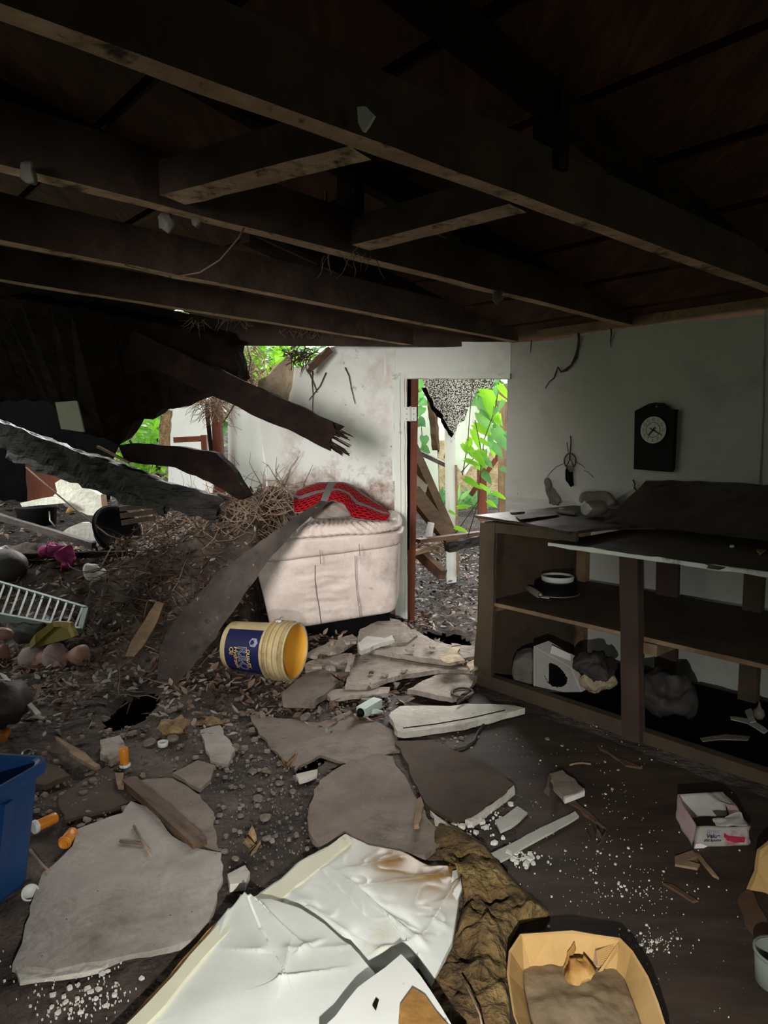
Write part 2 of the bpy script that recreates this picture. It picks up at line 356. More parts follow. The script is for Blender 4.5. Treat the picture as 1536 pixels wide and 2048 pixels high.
K['foam'] = mat('brown_fibre', ['#6b513a', '#8f7455', '#a98f6e'], 20, .95, .6)
K['cottony'] = mat('grey_cobweb_fluff', ['#4f4a45', '#6b655e'], 14, .95, .4)
K['paper'] = mat('grey_white_paper', ['#a39e95', '#bcb7ae'], 5, .9, .15, dirt=[('#7c7268', 4, .58, .75)])
K['tanpaper'] = mat('stained_torn_paper', ['#8d7a62', '#ad9a80', '#c6b69d'], 5, .9, .6, dirt=[('#5b4834', 4, .56, .7)], bscale=14, bdist=.05)
K['glass'] = mat('clear_glass', ['#dfe6e4'], 4, .05, 0, alpha=.12, spec=.6)
K['jar'] = mat('grimy_glass_jar', ['#7a6f5e', '#968a78'], 5, .35, .1, trans=.3)
K['mint'] = mat('pale_mint_plastic', ['#aebcb4', '#c6d2cb'], 5, .4, 0)
K['lath'] = mat('brown_lath', ['#2e231d', '#4b3a30', '#6b5546'], 5, .8, .3)
K['haze'] = mat('outside_pale_wall', ['#b9c4ad', '#d3dac9', '#e3e6dc'], 2, .7, .2, dirt=[('#8a9a6f', 2, .56, .75), ('#5b5a48', 9, .66, .74)])
def crochet():
    m = mat('red_crochet', ['#a60b16', '#cf1420'], 20, .95, .5); nt = m.node_tree; N = nt.nodes; L = nt.links
    b = next(n for n in N if n.type == 'BSDF_PRINCIPLED'); uv = N.new('ShaderNodeUVMap')
    def brick(scale, ms, bw, c1, mort):
        k = N.new('ShaderNodeTexBrick'); k.inputs['Scale'].default_value = scale; k.inputs['Mortar Size'].default_value = ms
        k.inputs['Brick Width'].default_value = bw; k.inputs['Row Height'].default_value = .5; k.inputs['Color1'].default_value = lin(c1); k.inputs['Color2'].default_value = lin(c1); k.inputs['Mortar'].default_value = lin(mort); L.new(mpn.outputs[0], k.inputs[0]); return k
    mpn = N.new('ShaderNodeMapping'); mpn.inputs['Scale'].default_value = (1, .42, 1); L.new(uv.outputs[0], mpn.inputs[0])
    k1 = brick(15, .14, .75, '#2b0507', '#c01420')
    sx = N.new('ShaderNodeSeparateXYZ'); L.new(uv.outputs[0], sx.inputs[0])
    def band(src, lo, w):
        q = N.new('ShaderNodeMath'); q.operation = 'COMPARE'; L.new(src, q.inputs[0]); q.inputs[1].default_value = lo; q.inputs[2].default_value = w; return q.outputs[0]
    mxs = None
    for s, c, w_ in ((0, .0, .035), (0, .36, .035), (0, 1.0, .03), (1, .96, .05), (1, .5, .055), (1, .0, .03)):
        o = band(sx.outputs[s], c, w_)
        if mxs is None: mxs = o
        else:
            q = N.new('ShaderNodeMath'); q.operation = 'MAXIMUM'; L.new(mxs, q.inputs[0]); L.new(o, q.inputs[1]); mxs = q.outputs[0]
    mx = N.new('ShaderNodeMix'); mx.data_type = 'RGBA'; L.new(mxs, mx.inputs[0]); L.new(k1.outputs[0], mx.inputs[6]); mx.inputs[7].default_value = lin('#8d8784'); L.new(mx.outputs[2], b.inputs['Base Color'])
    bp = N.new('ShaderNodeBump'); bp.inputs['Strength'].default_value = .6; bp.inputs['Distance'].default_value = .01; L.new(k1.outputs['Fac'], bp.inputs['Height']); L.new(bp.outputs[0], b.inputs['Normal'])
    return m
K['crochet'] = crochet()
def text(s, size, m, name, parent, place, ext=0.0, bold=0.0):
    cu = bpy.data.curves.new(name, 'FONT'); cu.body = s; cu.size = size; cu.align_x = 'CENTER'; cu.align_y = 'CENTER'; cu.offset = bold
    o = bpy.data.objects.new(name+'_src', cu); C.objects.link(o)
    dg = bpy.context.evaluated_depsgraph_get(); me = bpy.data.meshes.new_from_object(o.evaluated_get(dg)); bpy.data.objects.remove(o)
    bm = bmesh.new(); bm.from_mesh(me); bmesh.ops.triangulate(bm, faces=bm.faces[:])
    bmesh.ops.subdivide_edges(bm, edges=[e for e in bm.edges if e.calc_length() > size*.35], cuts=1)
    for vt in bm.verts: vt.co = place(vt.co.x, vt.co.y)
    mb = MB(); mb.b.free(); mb.b = bm
    return mb.done(name, m, parent, fix=False)
# ================================================================ SETTING
def deckz(p, off=0.0):
    d = (W0-V(p)).dot(Bd); return 1.99+.15*max(d, -.3)+off
def struct(o): o['kind'] = 'structure'; return o
# floor: broken, dirt covered, rising into the rubble mound on the left
def floor():
    mb = MB(); x0, x1, y0, y1 = -3.7, 3.4, .3, 5.45; nx, ny = 270, 200
    def hol(a, b):
        x, y = x0+(x1-x0)*a, y0+(y1-y0)*b
        return any(sqrt(((x-cx)/rx)**2+((y-cy)/ry)**2)+.10*noise.noise(V((x*14, y*14, 5))) < 1 for cx, cy, rx, ry, d in HOLES)
    mb.grid(lambda a, b: V((x0+(x1-x0)*a, y0+(y1-y0)*b, H(x0+(x1-x0)*a, y0+(y1-y0)*b))), nx, ny, hole=hol)
    struct(mb.done('floor', K['dirt']))
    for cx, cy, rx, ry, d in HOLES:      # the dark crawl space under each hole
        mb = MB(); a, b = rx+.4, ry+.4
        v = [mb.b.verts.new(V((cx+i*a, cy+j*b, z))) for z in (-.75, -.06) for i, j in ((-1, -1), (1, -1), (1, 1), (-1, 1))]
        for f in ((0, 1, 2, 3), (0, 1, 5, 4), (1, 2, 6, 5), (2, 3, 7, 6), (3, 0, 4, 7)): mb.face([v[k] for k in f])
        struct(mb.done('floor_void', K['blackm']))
    mb = MB(); x0, x1, y0, y1 = -9, 7, 5.4, 16
    mb.grid(lambda a, b: V((x0+(x1-x0)*a, y0+(y1-y0)*b, H(x0+(x1-x0)*a, y0+(y1-y0)*b))), 200, 120)
    struct(mb.done('ground', K['soil']))
    mb = MB().box((0, -.9, -.02), (3.7, 0, 0), (0, 1.25, 0), (0, 0, .01)); struct(mb.done('floor_rear', K['dirt']))
floor()
# worn linoleum sheet on the right half
ln = [G(u, v, .004) for u, v in ((560, 1420), (700, 1395), (960, 1385), (1020, 1420))]
ln += [G(1150, 1455, .004), G(1420, 1560, .004), V((2.6, 1.3, .004)), V((2.2, .35, .004)), V((.2, .35, .004)), G(960, 2000, .004), G(1040, 1640, .004), G(850, 1500, .004), G(640, 1470, .004)]
mb = MB().prism(ln, (0, 0, -.012), jit=.006, sub=.05); struct(mb.done('floor_covering', K['lino']))
# clock wall
def wallprism(name, pts, off, m, jit=0, sub=0): return struct(MB().prism(pts, off, jit, sub).done(name, m))
wr = V((1.906, 3.50, 0))
pl = W0-A*0; a0 = V((.846, 4.692, 0))
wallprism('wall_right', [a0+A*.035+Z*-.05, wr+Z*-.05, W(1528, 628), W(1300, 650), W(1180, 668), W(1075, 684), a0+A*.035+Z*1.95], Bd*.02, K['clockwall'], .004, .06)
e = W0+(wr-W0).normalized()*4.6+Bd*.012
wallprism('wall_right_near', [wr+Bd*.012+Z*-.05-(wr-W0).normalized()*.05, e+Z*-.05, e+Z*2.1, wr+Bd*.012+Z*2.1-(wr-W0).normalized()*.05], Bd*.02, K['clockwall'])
# door wall header, stained panel and the pieces beyond
N1 = V((.359, .933, 0)); N2 = V((.375, .927, 0))
P1 = lambda u, v, o=0: PL(u, v, PJ-N1*o, N1)
P2 = lambda u, v, o=0: PL(u, v, PJ-N2*o, N2)
wallprism('wall_back_header', [P1(*q) for q in ((768, 684), (860, 684), (1000, 684), (1021, 684), (1021, 757), (900, 753), (786, 751), (768, 751))], N1*.07, K['wallp'], .003, .05)
pn = [P2(*q) for q in ((792, 688), (776, 690), (700, 692), (662, 694), (643, 712), (612, 741), (600, 733), (581, 738), (560, 800), (520, 835), (521, 860), (532, 925), (545, 985), (560, 1150), (796, 1240), (785, 900))]
def panel():
    # stained wall panel, gently buckled
    mb = MB().prism(pn, N2*.014, .006, .05)
    bmesh.ops.subdivide_edges(mb.b, edges=[e for e in mb.b.edges if e.calc_length() > .12], cuts=2, use_grid_fill=True)
    bmesh.ops.triangulate(mb.b, faces=mb.b.faces[:])
    for vt in mb.b.verts: vt.co += N2*(.012*nz((vt.co.x*3, 0, vt.co.z*.6), 1.6))
    m = mat('stained_wall_panel', ['#d2d2cc', '#e0e0dc'], 1.5, .5, .12, dirt=[('#b79f90', 1.6, .5, .72), ('#6b5a4c', 11, .62, .7), ('#3c322b', 24, .68, .75)], specks=[('#3d342d', 9, .04)], stretch=(1, 1, .5))
    # heavier mould low down on the sheet
    nt = m.node_tree; N = nt.nodes; L = nt.links; b = next(n for n in N if n.type == 'BSDF_PRINCIPLED')
    src = b.inputs['Base Color'].links[0].from_socket; tcn = N.new('ShaderNodeTexCoord'); s = N.new('ShaderNodeSeparateXYZ'); L.new(tcn.outputs['Object'], s.inputs[0])
    nn = N.new('ShaderNodeTexNoise'); nn.inputs['Scale'].default_value = 7; nn.inputs['Detail'].default_value = 9; nn.inputs['Roughness'].default_value = .75; L.new(tcn.outputs['Object'], nn.inputs[0])
    mr = N.new('ShaderNodeMapRange'); mr.inputs[1].default_value = 1.55; mr.inputs[2].default_value = .75; mr.inputs[3].default_value = -.3; mr.inputs[4].default_value = .3; L.new(s.outputs[2], mr.inputs[0])
    ad = N.new('ShaderNodeMath'); ad.operation = 'ADD'; L.new(nn.outputs[0], ad.inputs[0]); L.new(mr.outputs[0], ad.inputs[1])
    m2 = N.new('ShaderNodeMapRange'); m2.inputs[1].default_value = .5; m2.inputs[2].default_value = .74; L.new(ad.outputs[0], m2.inputs[0])
    mx = N.new('ShaderNodeMix'); mx.data_type = 'RGBA'; L.new(m2.outputs[0], mx.inputs[0]); L.new(src, mx.inputs[6]); mx.inputs[7].default_value = lin('#8d7264'); L.new(mx.outputs[2], b.inputs['Base Color'])
    struct(mb.done('wall_back', m))
panel()
mb = MB().prism([D(*q) for q in ((516, 832, 5.42), (524, 832, 5.42), (548, 980, 5.42), (537, 985, 5.42))], (0, .03, 0), .003, .03)
struct(mb.done('trim_1', K['wallp']))
# torn backing paper left of the panel
mb = MB(); tp = [(516, 762), (536, 752), (545, 735), (560, 725), (580, 708), (583, 712), (582, 760), (574, 812), (545, 808), (518, 800)]
mb.prism([D(u, v, 5.24+.06*random.random()) for u, v in tp], (0, .015, 0), .006, .03)
struct(mb.done('trim_2', K['tanpaper']))
wallprism('wall_back_inner', [D(*q) for q in ((456, 795, 6.0), (520, 815, 5.55), (535, 990, 5.5), (540, 1100, 5.5), (456, 1100, 6.0))], (0, .03, 0), K['wallp'])
wallprism('wall_back_far', [D(*q, 6.7) for q in ((340, 815), (424, 800), (424, 1010), (335, 1010))], (0, .03, 0), K['wallp'])
# walls nobody sees the far side of: left, rear, far left
struct(MB().box((-3.75, .2, 1.2), (.03, 0, 0), (0, 1.7, 0), (0, 0, 1.4)).done('wall_left', K['blackm']))
struct(MB().box((-.1, -1.55, 1.2), (3.7, 0, 0), (0, .03, 0), (0, 0, 1.4)).done('wall_rear', K['dark']))
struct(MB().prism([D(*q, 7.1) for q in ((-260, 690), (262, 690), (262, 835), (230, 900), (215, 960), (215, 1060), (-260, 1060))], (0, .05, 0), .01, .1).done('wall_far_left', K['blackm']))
# ---- ceiling deck: wide boards running along the clock wall direction, falling to the eave
mb = MB(); b = -3.3
while b < 3.95:
    wd = .385; amax = (5.02-b*.6652)/.7467; amin = -3.6
    if b < 1.25: amax = min(amax, (4.8 - b*.6652)/.7467)
    def q(a, bb):
        p = A*a+Bd*bb; p.z = deckz(p); return p
    k = (random.random()-.5)*.008
    v8 = [q(amin, b), q(amin, b+wd), q(amax, b+wd), q(amax, b)]
    mb.hexa([p+Z*k for p in v8]+[p+Z*(k+.02) for p in v8]); b += .43
struct(mb.done('ceiling', K['board']))
mb = MB(); v8 = [A*a+Bd*bb for a, bb in ((-3.6, -3.3), (-3.6, 3.95), (3.0, 3.95), (6.3, .3), (6.3, -3.3))]
for p in v8: p.z = deckz(p, .05)
mb.prism(v8, (0, 0, .03)); struct(mb.done('ceiling_backing', K['blackm']))
mb = MB().prism([D(*q, 5.06) for q in ((590, 640), (1040, 690), (1040, 560), (590, 520))], (0, .05, 0)); struct(mb.done('wall_eave', K['dark']))
# wall plate over the clock wall, catching the light
p, q = W(1080, 678, .03), W(1600, 600, .03); p.z = q.z = 1.975
struct(MB().beam(p, q, .06, .045).done('trim_3', K['tan_wood']))
# ---- joists, rafters, struts and cross blocks: each timber is a thing
def timber(name, p, q, w, h, m, label, cat='beam', group=None, **k):
    return tag(MB().beam(p, q, w, h, **k).done(name, m), label, cat, group)
def ceil(u, v, z=1.95): return G(u, v, z)
JW, JD = .055, .15
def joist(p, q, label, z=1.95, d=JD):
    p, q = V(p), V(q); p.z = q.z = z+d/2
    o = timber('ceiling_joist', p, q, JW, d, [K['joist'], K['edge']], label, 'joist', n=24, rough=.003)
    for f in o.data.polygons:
        if f.normal.z < -.8: f.material_index = 1  # undersides take the paler colour that carries the bounce light
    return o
def ext(p, q, a, b):
    d = (q-p).normalized(); return p-d*a, q+d*b
def towall(p, d): return p+d*((W0-p).dot(Bd)/d.dot(Bd)-.02)
j1 = ceil(740, 292); d1 = (ceil(1536, 560)-ceil(60, -5)).normalized()
joist(j1-d1*2.6, towall(j1, d1), 'nearest ceiling joist, crossing the picture from upper left corner to right edge')
j2 = ceil(500, 462); d2 = (ceil(1290, 648)-ceil(0, 308)).normalized()
joist(j2-d2*2.4, towall(j2, d2), 'second ceiling joist from the front, reaching the wall above the dream catcher roots')
j3 = ceil(330, 548); d3 = (ceil(1075, 686)-ceil(0, 470)).normalized()
joist(j3-d3*2.0, towall(j3, d3), 'third ceiling joist from the front, ending beside the dangling root on the wall')
j4 = ceil(500, 640); d4 = (ceil(930, 699)-ceil(0, 545)).normalized()
joist(j4-d4*2.4, j4+d4*1.95, 'fourth ceiling joist from the front, above the sofa and doorway', d=.13)
p = D(-120, 560, 4.2); q = D(1035, 672, 4.86); p2 = D(440, 667, 4.75)
tag(MB().beam(p, p2, .05, .17, n=6, rough=.004).beam(p2, q, .05, .15, n=4, rough=.004).done('header_beam', K['joist']), 'long dark header beam above the stained wall panel and doorway', 'beam')
def rafter(j, d, t0, t1, label):
    p, q = j+d*t0, j+d*t1
    for x in (p, q): x.z = deckz(x)-.055
    return timber('roof_rafter', p, q, .05, .1, K['dark'], label, 'rafter')
rafter(j1, d1, -2.4, 2.1, 'dark roof rafter above the nearest joist, running to the upper right')
rafter(j2, d2, -2.2, 1.75, 'dark roof rafter above the second joist from the front')
rafter(j3, d3, -1.8, 1.95, 'dark roof rafter above the third joist, over the hanging wire')
def strut(j, d, u, label):
    best = min((abs(768+FPX*(j+d*(t*.01)).x/max(.2, (j+d*(t*.01)).y)-u), t) for t in range(-150, 250))[1]*.01
    p = j+d*best; q = p.copy(); p.z = 2.05; q.z = deckz(q)-.04
    timber('roof_strut', p, q, .09, .045, K['dark'], label, 'strut', up=d)
strut(j1, d1, 1088, 'short vertical roof strut on the nearest joist, right of the hanging paper scrap')
strut(j2, d2, 703, 'short vertical roof strut on the second joist, beside the yellow ribbon')
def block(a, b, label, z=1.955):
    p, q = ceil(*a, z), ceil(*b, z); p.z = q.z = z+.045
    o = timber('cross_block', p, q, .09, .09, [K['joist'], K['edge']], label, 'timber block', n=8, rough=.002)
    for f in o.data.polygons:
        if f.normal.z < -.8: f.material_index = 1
block((345, 400), (722, 305), 'timber block bridging the two nearest joists at left, below the paper scrap')
block((722, 496), (1036, 416), 'timber block bridging the two nearest joists near the ceiling middle')
p, q = D(490, 478, 3.0), D(760, 600, 3.9)
timber('fallen_ceiling_lath', p, q, .05, .03, K['joist'], 'loose brown lath slanting between second and third ceiling joists', 'lath')
# ---- collapsed ceiling on the left
fp = [(-150, 585, 3.9), (120, 610, 4.1), (300, 645, 4.3), (440, 675, 4.5), (466, 695, 4.55), (471, 735, 4.6), (478, 768, 4.65), (440, 795, 4.7), (395, 803, 4.75), (345, 818, 4.8), (290, 838, 4.85), (262, 850, 4.85), (238, 890, 4.9), (165, 868, 4.9), (160, 835, 4.85), (85, 800, 4.8), (0, 806, 4.75), (-150, 850, 4.7)]
mb = MB().prism([D(*q) for q in fp], (.05, .12, .05), .02, .05); 
tag(mb.done('collapsed_ceiling', K['dark']), 'big dark sagging sheet of collapsed ceiling hanging at left above the rubble', 'ceiling wreckage')
p, q = D(262, 686, 4.36), D(672, 876, 4.05)
mb = MB().beam(p, q, .05, .155, n=30, jag=.12, rough=.007); dr = (q-p).normalized()
for k in range(22):
    s = q-dr*.06+Z*random.uniform(-.07, .07)+V((0, random.uniform(-.02, .02), 0)); e = s+dr*random.uniform(.05, .17)+Z*random.uniform(-.02, .01); mb.beam(s, e, random.uniform(.006, .014), random.uniform(.004, .014), n=2, jag=.03)
tag(mb.done('broken_rafter', K['dark']), 'dark broken rafter with splintered end pointing at the stained wall panel', 'beam')
p, q = D(250, 905, 4.75), D(462, 955, 4.6)
pts = [D(*a) for a in ((236, 890, 4.8), (275, 886, 4.75), (360, 893, 4.7), (432, 906, 4.6), (458, 930, 4.6), (497, 992, 4.55), (478, 1000, 4.55), (420, 965, 4.6), (350, 935, 4.7), (250, 925, 4.8))]
tag(MB().prism(pts, (.02, .06, 0), .004, .05).done('fallen_board', K['dark']), 'dark fallen board with slanted cut end resting on the root tangle', 'board')
p, q = D(-70, 835, 4.9), D(435, 1018, 4.6)
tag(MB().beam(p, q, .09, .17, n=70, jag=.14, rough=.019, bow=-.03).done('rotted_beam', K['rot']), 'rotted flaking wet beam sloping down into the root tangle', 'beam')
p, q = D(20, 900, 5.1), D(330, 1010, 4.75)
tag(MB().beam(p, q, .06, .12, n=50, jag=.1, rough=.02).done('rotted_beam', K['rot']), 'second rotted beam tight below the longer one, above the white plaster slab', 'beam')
p, q = D(-60, 852, 5.3), D(190, 940, 5.0)
timber('split_lath', D(50, 876, 4.98), D(150, 915, 4.86), .02, .02, K['red_wood'], 'thin pinkish split lath lying on top of the rotted beam', 'lath')
timber('pale_splinter', D(195, 893, 4.8), D(258, 925, 4.7), .02, .015, K['tan_wood'], 'short pale splinter on the dark beam below the collapsed ceiling', 'splinter')
mb = MB().prism([D(*q, 4.72) for q in ((110, 805), (154, 801), (168, 864), (122, 858))], (0, .02, 0), .001, .05)
tag(mb.done('hanging_board_scrap', K['paper']), 'grey rectangular board scrap hanging below the collapsed ceiling at left', 'board')
p, q = D(500, 660, 5.2), D(665, 705, 5.0)
timber('broken_timber', D(660, 700, 5.02), D(618, 738, 4.95), .05, .05, K['brown_wood'], 'short broken brown timber poking over the top of the stained panel', 'timber', n=10, jag=.12, rough=.006)
# ================================================================ DOORWAY
def jamb():
    t = thing('door_1', 'white peeling door frame', 'door', P1(800, 1240))
    del t['category']; del t['label']; t['kind'] = 'structure'
    def strip(n, u0, u1, v0, v1, o, th, du=0, m=K['peel']):
        MB().prism([P1(u0, v0, o), P1(u1, v0, o), P1(u1+du, v1, o), P1(u0+du, v1, o)], V((0, th, 0)), .0015, .04).done(n, m, t)
    strip('jamb', 790, 813, 753, 1238, .03, .09, 2)
    strip('casing', 788, 800, 755, 1236, .055, .03, 3)
    strip('casing', 800, 809, 755, 1236, .045, .02, 2)
    strip('casing', 783, 788, 804, 962, .05, .02, 2)
    strip('head_trim', 783, 1020, 746, 757, .04, .06, 0)
    return t
jamb()
def doorleaf():
    a, b = P1(815, 757, -.02), P1(822, 1238, -.02)
    t = thing('door_leaf', 'red brown door seen edge-on, opened outward at the white door frame', 'door', b)
    dv = V((.12, .7, 0))
    pts = [P1(815, 757, -.06), P1(837, 757, -.06), P1(832, 960, -.06), P1(829, 1245, -.06), P1(814, 1245, -.06)]
    MB().prism(pts, V((-.12, .62, 0)), .001, .1).done('door_panel', K['red_wood'], t)
    MB().prism([P1(815, 757, -.055), P1(822, 757, -.055), P1(818, 1100, -.055), P1(814, 1100, -.055)], N1*.004).done('edge_strip', K['blackm'], t)
    h = bpy.data.objects.new('hinge', None); C.objects.link(h); h.parent = t; h['label'] = 'white painted butt hinge with six screws'
    hm = K['whitep']
    for u0, u1 in ((808, 819), (822, 833)):
        MB().prism([P1(u0, 814, .06), P1(u1, 814, .06), P1(u1, 842, .06), P1(u0, 842, .06)], N1*.004).done('hinge_plate', hm, h)
        for v in (818, 828, 838):
            MB().ell(P1((u0+u1)/2, v, .062), .0045, .003, .0045, n=8).done('screw', K['metal'], h)
    MB().tube([P1(820.5, 813, .064), P1(820.5, 843, .064)], .006, 10).done('hinge_pin', hm, h)
doorleaf()
# ================================================================ OUTSIDE
def post(name, p, q, w, h, m, label, cat='post', **k): return timber(name, p, q, w, h, m, label, cat, **k)
def gz(u, v, y):                  # a point on the ground ray or the given depth
    return D(u, v, y)
# mineral felt hanging over the doorway
fo = [(842, 745), (848, 768), (860, 792), (868, 812), (886, 830), (890, 842), (902, 862), (908, 868), (918, 846), (928, 842), (936, 820), (946, 800), (952, 786), (985, 775), (1000, 740)]
def feltp(u, v):
    p = D(u, v, 5.9+(v-740)*.0022); return p
mb = MB().prism([feltp(*q) for q in fo], (.0, .02, .004), .008, .03)
tag(mb.done('roofing_felt', K['shingle']), 'torn black roofing felt with pale mineral grains hanging above the doorway', 'roofing')
mb = MB().prism([feltp(u-4, v+7)+V((0, .03, 0)) for u, v in fo[1:9]]+[feltp(930, 780)+V((0, .03, 0))], (0, .015, 0), .006, .03)
tag(mb.done('roofing_underlay', K['blackm']), 'black torn underlay sheet behind the mineral roofing felt', 'roofing')
post('white_post', D(903, 1180, 6.3), D(899, 838, 6.3), .085, .085, K['peel'], 'white painted post standing in the middle of the doorway view')
post('bamboo_cane', D(916, 1150, 6.25), D(912, 930, 6.25), .02, .02, K['tan_wood'], 'thin tan stick standing right beside the white post', 'stick')
fs = [(905, 838), (925, 815), (945, 812), (962, 815), (985, 850), (982, 900), (972, 925), (950, 920), (938, 938), (930, 950), (918, 930), (912, 948), (908, 925), (914, 880), (908, 860)]
mb = MB().prism([D(u, v, 6.6+.05*sin(u*.2)) for u, v in fs], (0, .015, 0), .01, .04)
tag(mb.done('torn_white_sheet', K['haze']), 'torn white plastic sheet hanging behind the green vine leaves', 'sheet')
mb = MB().prism([D(*q) for q in ((830, 785, 7.6), (872, 800, 7.6), (876, 920, 7.6), (880, 1010, 7.6), (832, 1010, 7.6))], (0, .03, 0), .006, .05)
tag(mb.done('pale_wall_panel', K['haze']), 'pale algae stained wall panel outdoors left of the white post', 'panel')
mb = MB().prism([D(*q, 8.6) for q in ((872, 800), (905, 800), (905, 892), (872, 892))], (0, .03, 0))
tag(mb.done('white_siding_panel', K['wallp']), 'small white siding panel outdoors behind the white post', 'panel')
mb = MB().prism([D(*q, 8.3) for q in ((875, 880), (893, 880), (892, 985), (876, 985))], (0, .25, 0), .02, .04)
tag(mb.done('fibre_bale', K['straw']), 'shaggy orange brown fibre clump left of the white post outdoors', 'fibre')
post('rotten_stud', D(872, 900, 7.3), D(862, 790, 7.2), .07, .05, K['brown_wood'], 'rotten tan stud leaning against the pale wall panel outdoors', 'stud', n=10, jag=.1, rough=.01)
post('fallen_rafter', D(824, 895, 5.7), D(902, 1070, 6.1), .06, .09, K['brown_wood'], 'upper dark brown rafter fallen slantwise behind the door', 'rafter')
post('fallen_rafter', D(826, 985, 5.55), D(905, 1085, 5.9), .06, .13, K['brown_wood'], 'lower wide brown rafter fallen slantwise behind the door', 'rafter')
post('grey_pole', D(828, 900, 6.9), D(900, 934, 6.6), .03, .04, K['grey_wood'], 'thin grey pole leaning across the white post', 'pole')
mb = MB().prism([D(*q, 5.8) for q in ((829, 945), (856, 968), (852, 985), (828, 975))], (0, .02, 0), .004, .04)
tag(mb.done('white_board_scrap', K['paper']), 'white board scrap wedged behind the door below the upper fallen rafter', 'board')
mb = MB().prism([D(*q, 5.5) for q in ((856, 1044), (869, 1047), (864, 1076), (850, 1074))], (0, .02, 0), .001, .05)
tag(mb.done('white_tile', K['whitep']), 'upright white tile behind the door on the fallen planks', 'tile')
post('brown_plank', D(836, 1082, 5.4), D(962, 1066, 5.7), .07, .03, K['brown_wood'], 'thin brown plank lying level across the doorway view', 'plank')
post('rotten_plank', D(893, 1096, 5.5), D(962, 1080, 5.6), .09, .07, K['rot'], 'rotten dark plank under the brown one beside the cabinet corner', 'plank', n=12, rough=.012)
post('splintered_plank', D(880, 1088, 5.6), D(818, 1108, 5.35), .05, .035, K['tan_wood'], 'short splintered tan plank beside the foot of the door', 'plank', n=10, jag=.08, rough=.006)
post('dark_wedge_board', D(838, 1105, 5.55), D(886, 1150, 5.3), .06, .08, K['brown_wood'], 'dark brown board slanting down onto the leaf litter outdoors', 'board')
post('brown_stud', D(1005, 1060, 6.9), D(1003, 770, 6.9), .07, .07, K['tan_wood'], 'left one of two tan studs at the right of the doorway', 'stud')
post('brown_stud', D(1016, 1060, 6.6), D(1014, 770, 6.6), .05, .06, K['tan_wood'], 'right one of two tan studs, next to the clock wall edge', 'stud')
post('brown_block', D(965, 1040, 7.0), D(963, 935, 7.0), .1, .08, K['red_wood'], 'upright red brown timber behind the vine', 'timber')
post('brown_brace', D(940, 990, 7.2), D(1000, 905, 7.2), .09, .05, K['red_wood'], 'slanted red brown brace behind the vine', 'brace')
mb = MB().prism([D(*q, 9.0) for q in ((905, 890), (1030, 890), (1030, 985), (905, 985))], (0, .1, 0), .02, .1)
tag(mb.done('straw_bank', K['straw']), 'pale tan straw bank low behind the vine outdoors', 'straw')
mb = MB()
for i in range(12):
    p = D(835+random.random()*60, 1085+random.random()*25, 5.5+random.random()*.3); q = p+V((random.uniform(-.2, .2), random.uniform(-.1, .1), random.uniform(-.05, .08)))
    mb.tube([p, p.lerp(q, .5)+V((0, 0, .03)), q], .006, 5)
tag(mb.done('root_clump', K['twig']), 'clump of pale roots beneath the planks outside the doorway', 'roots', kind='stuff')
for i, (u, v, r) in enumerate(((838, 1205, .06), (900, 1185, .04), (862, 1195, .03))):
    mb = MB().ell(T(u, v, -.01), r, r*.8, r*.6, n=10, fn=lambda c: c+V((nz(c, 20), nz(c, 20, 3), nz(c, 20, 5)))*.012)
    tag(mb.done('rubble_stone', K['stone']), ('large dark stone by the door foot', 'pale stone in the leaf litter beyond the doorway', 'small pale stone between door foot and doorway litter')[i], 'stone')
# ---- vines and plants
def vine(name, label, stems, leaves, m, cat='plant', heart=True, group=None):
    base = stems[0][0]; t = thing(name, label, cat, base, group)
    mb = MB()
    for s in stems: mb.tube(s, .004, 5)
    mb.done('stem', K['twigd'], t)
    mb = MB()
    for (b, d, L, w_) in leaves: mb.leaf(b, d, V((random.uniform(-.3, .3), -1, .5)), L, w_, heart, fold=.2, curl=random.uniform(.05, .35))
    mb.done('leaves', m, t); return t
LV = [(960, 785, 1020, 798, 1), (975, 790, 985, 835, 1), (998, 770, 1022, 800, 1), (958, 800, 985, 845, 0), (972, 798, 1006, 856, 1), (980, 820, 1010, 850, 0), (958, 826, 988, 870, 0), (948, 850, 992, 876, 1), (990, 858, 1018, 905, 0), (1010, 865, 1022, 885, 0), (945, 860, 965, 905, 1), (985, 890, 1010, 915, 0), (940, 895, 956, 925, 1), (950, 905, 975, 940, 1), (930, 920, 962, 930, 1), (965, 915, 990, 935, 0), (1002, 935, 1018, 945, 0), (930, 957, 966, 978, 1), (965, 945, 985, 970, 0), (960, 970, 985, 985, 1), (985, 985, 1017, 998, 1), (975, 1002, 996, 1016, 1), (915, 1015, 945, 1010, 1), (898, 1022, 915, 1030, 1), (910, 1055, 938, 1063, 1)]
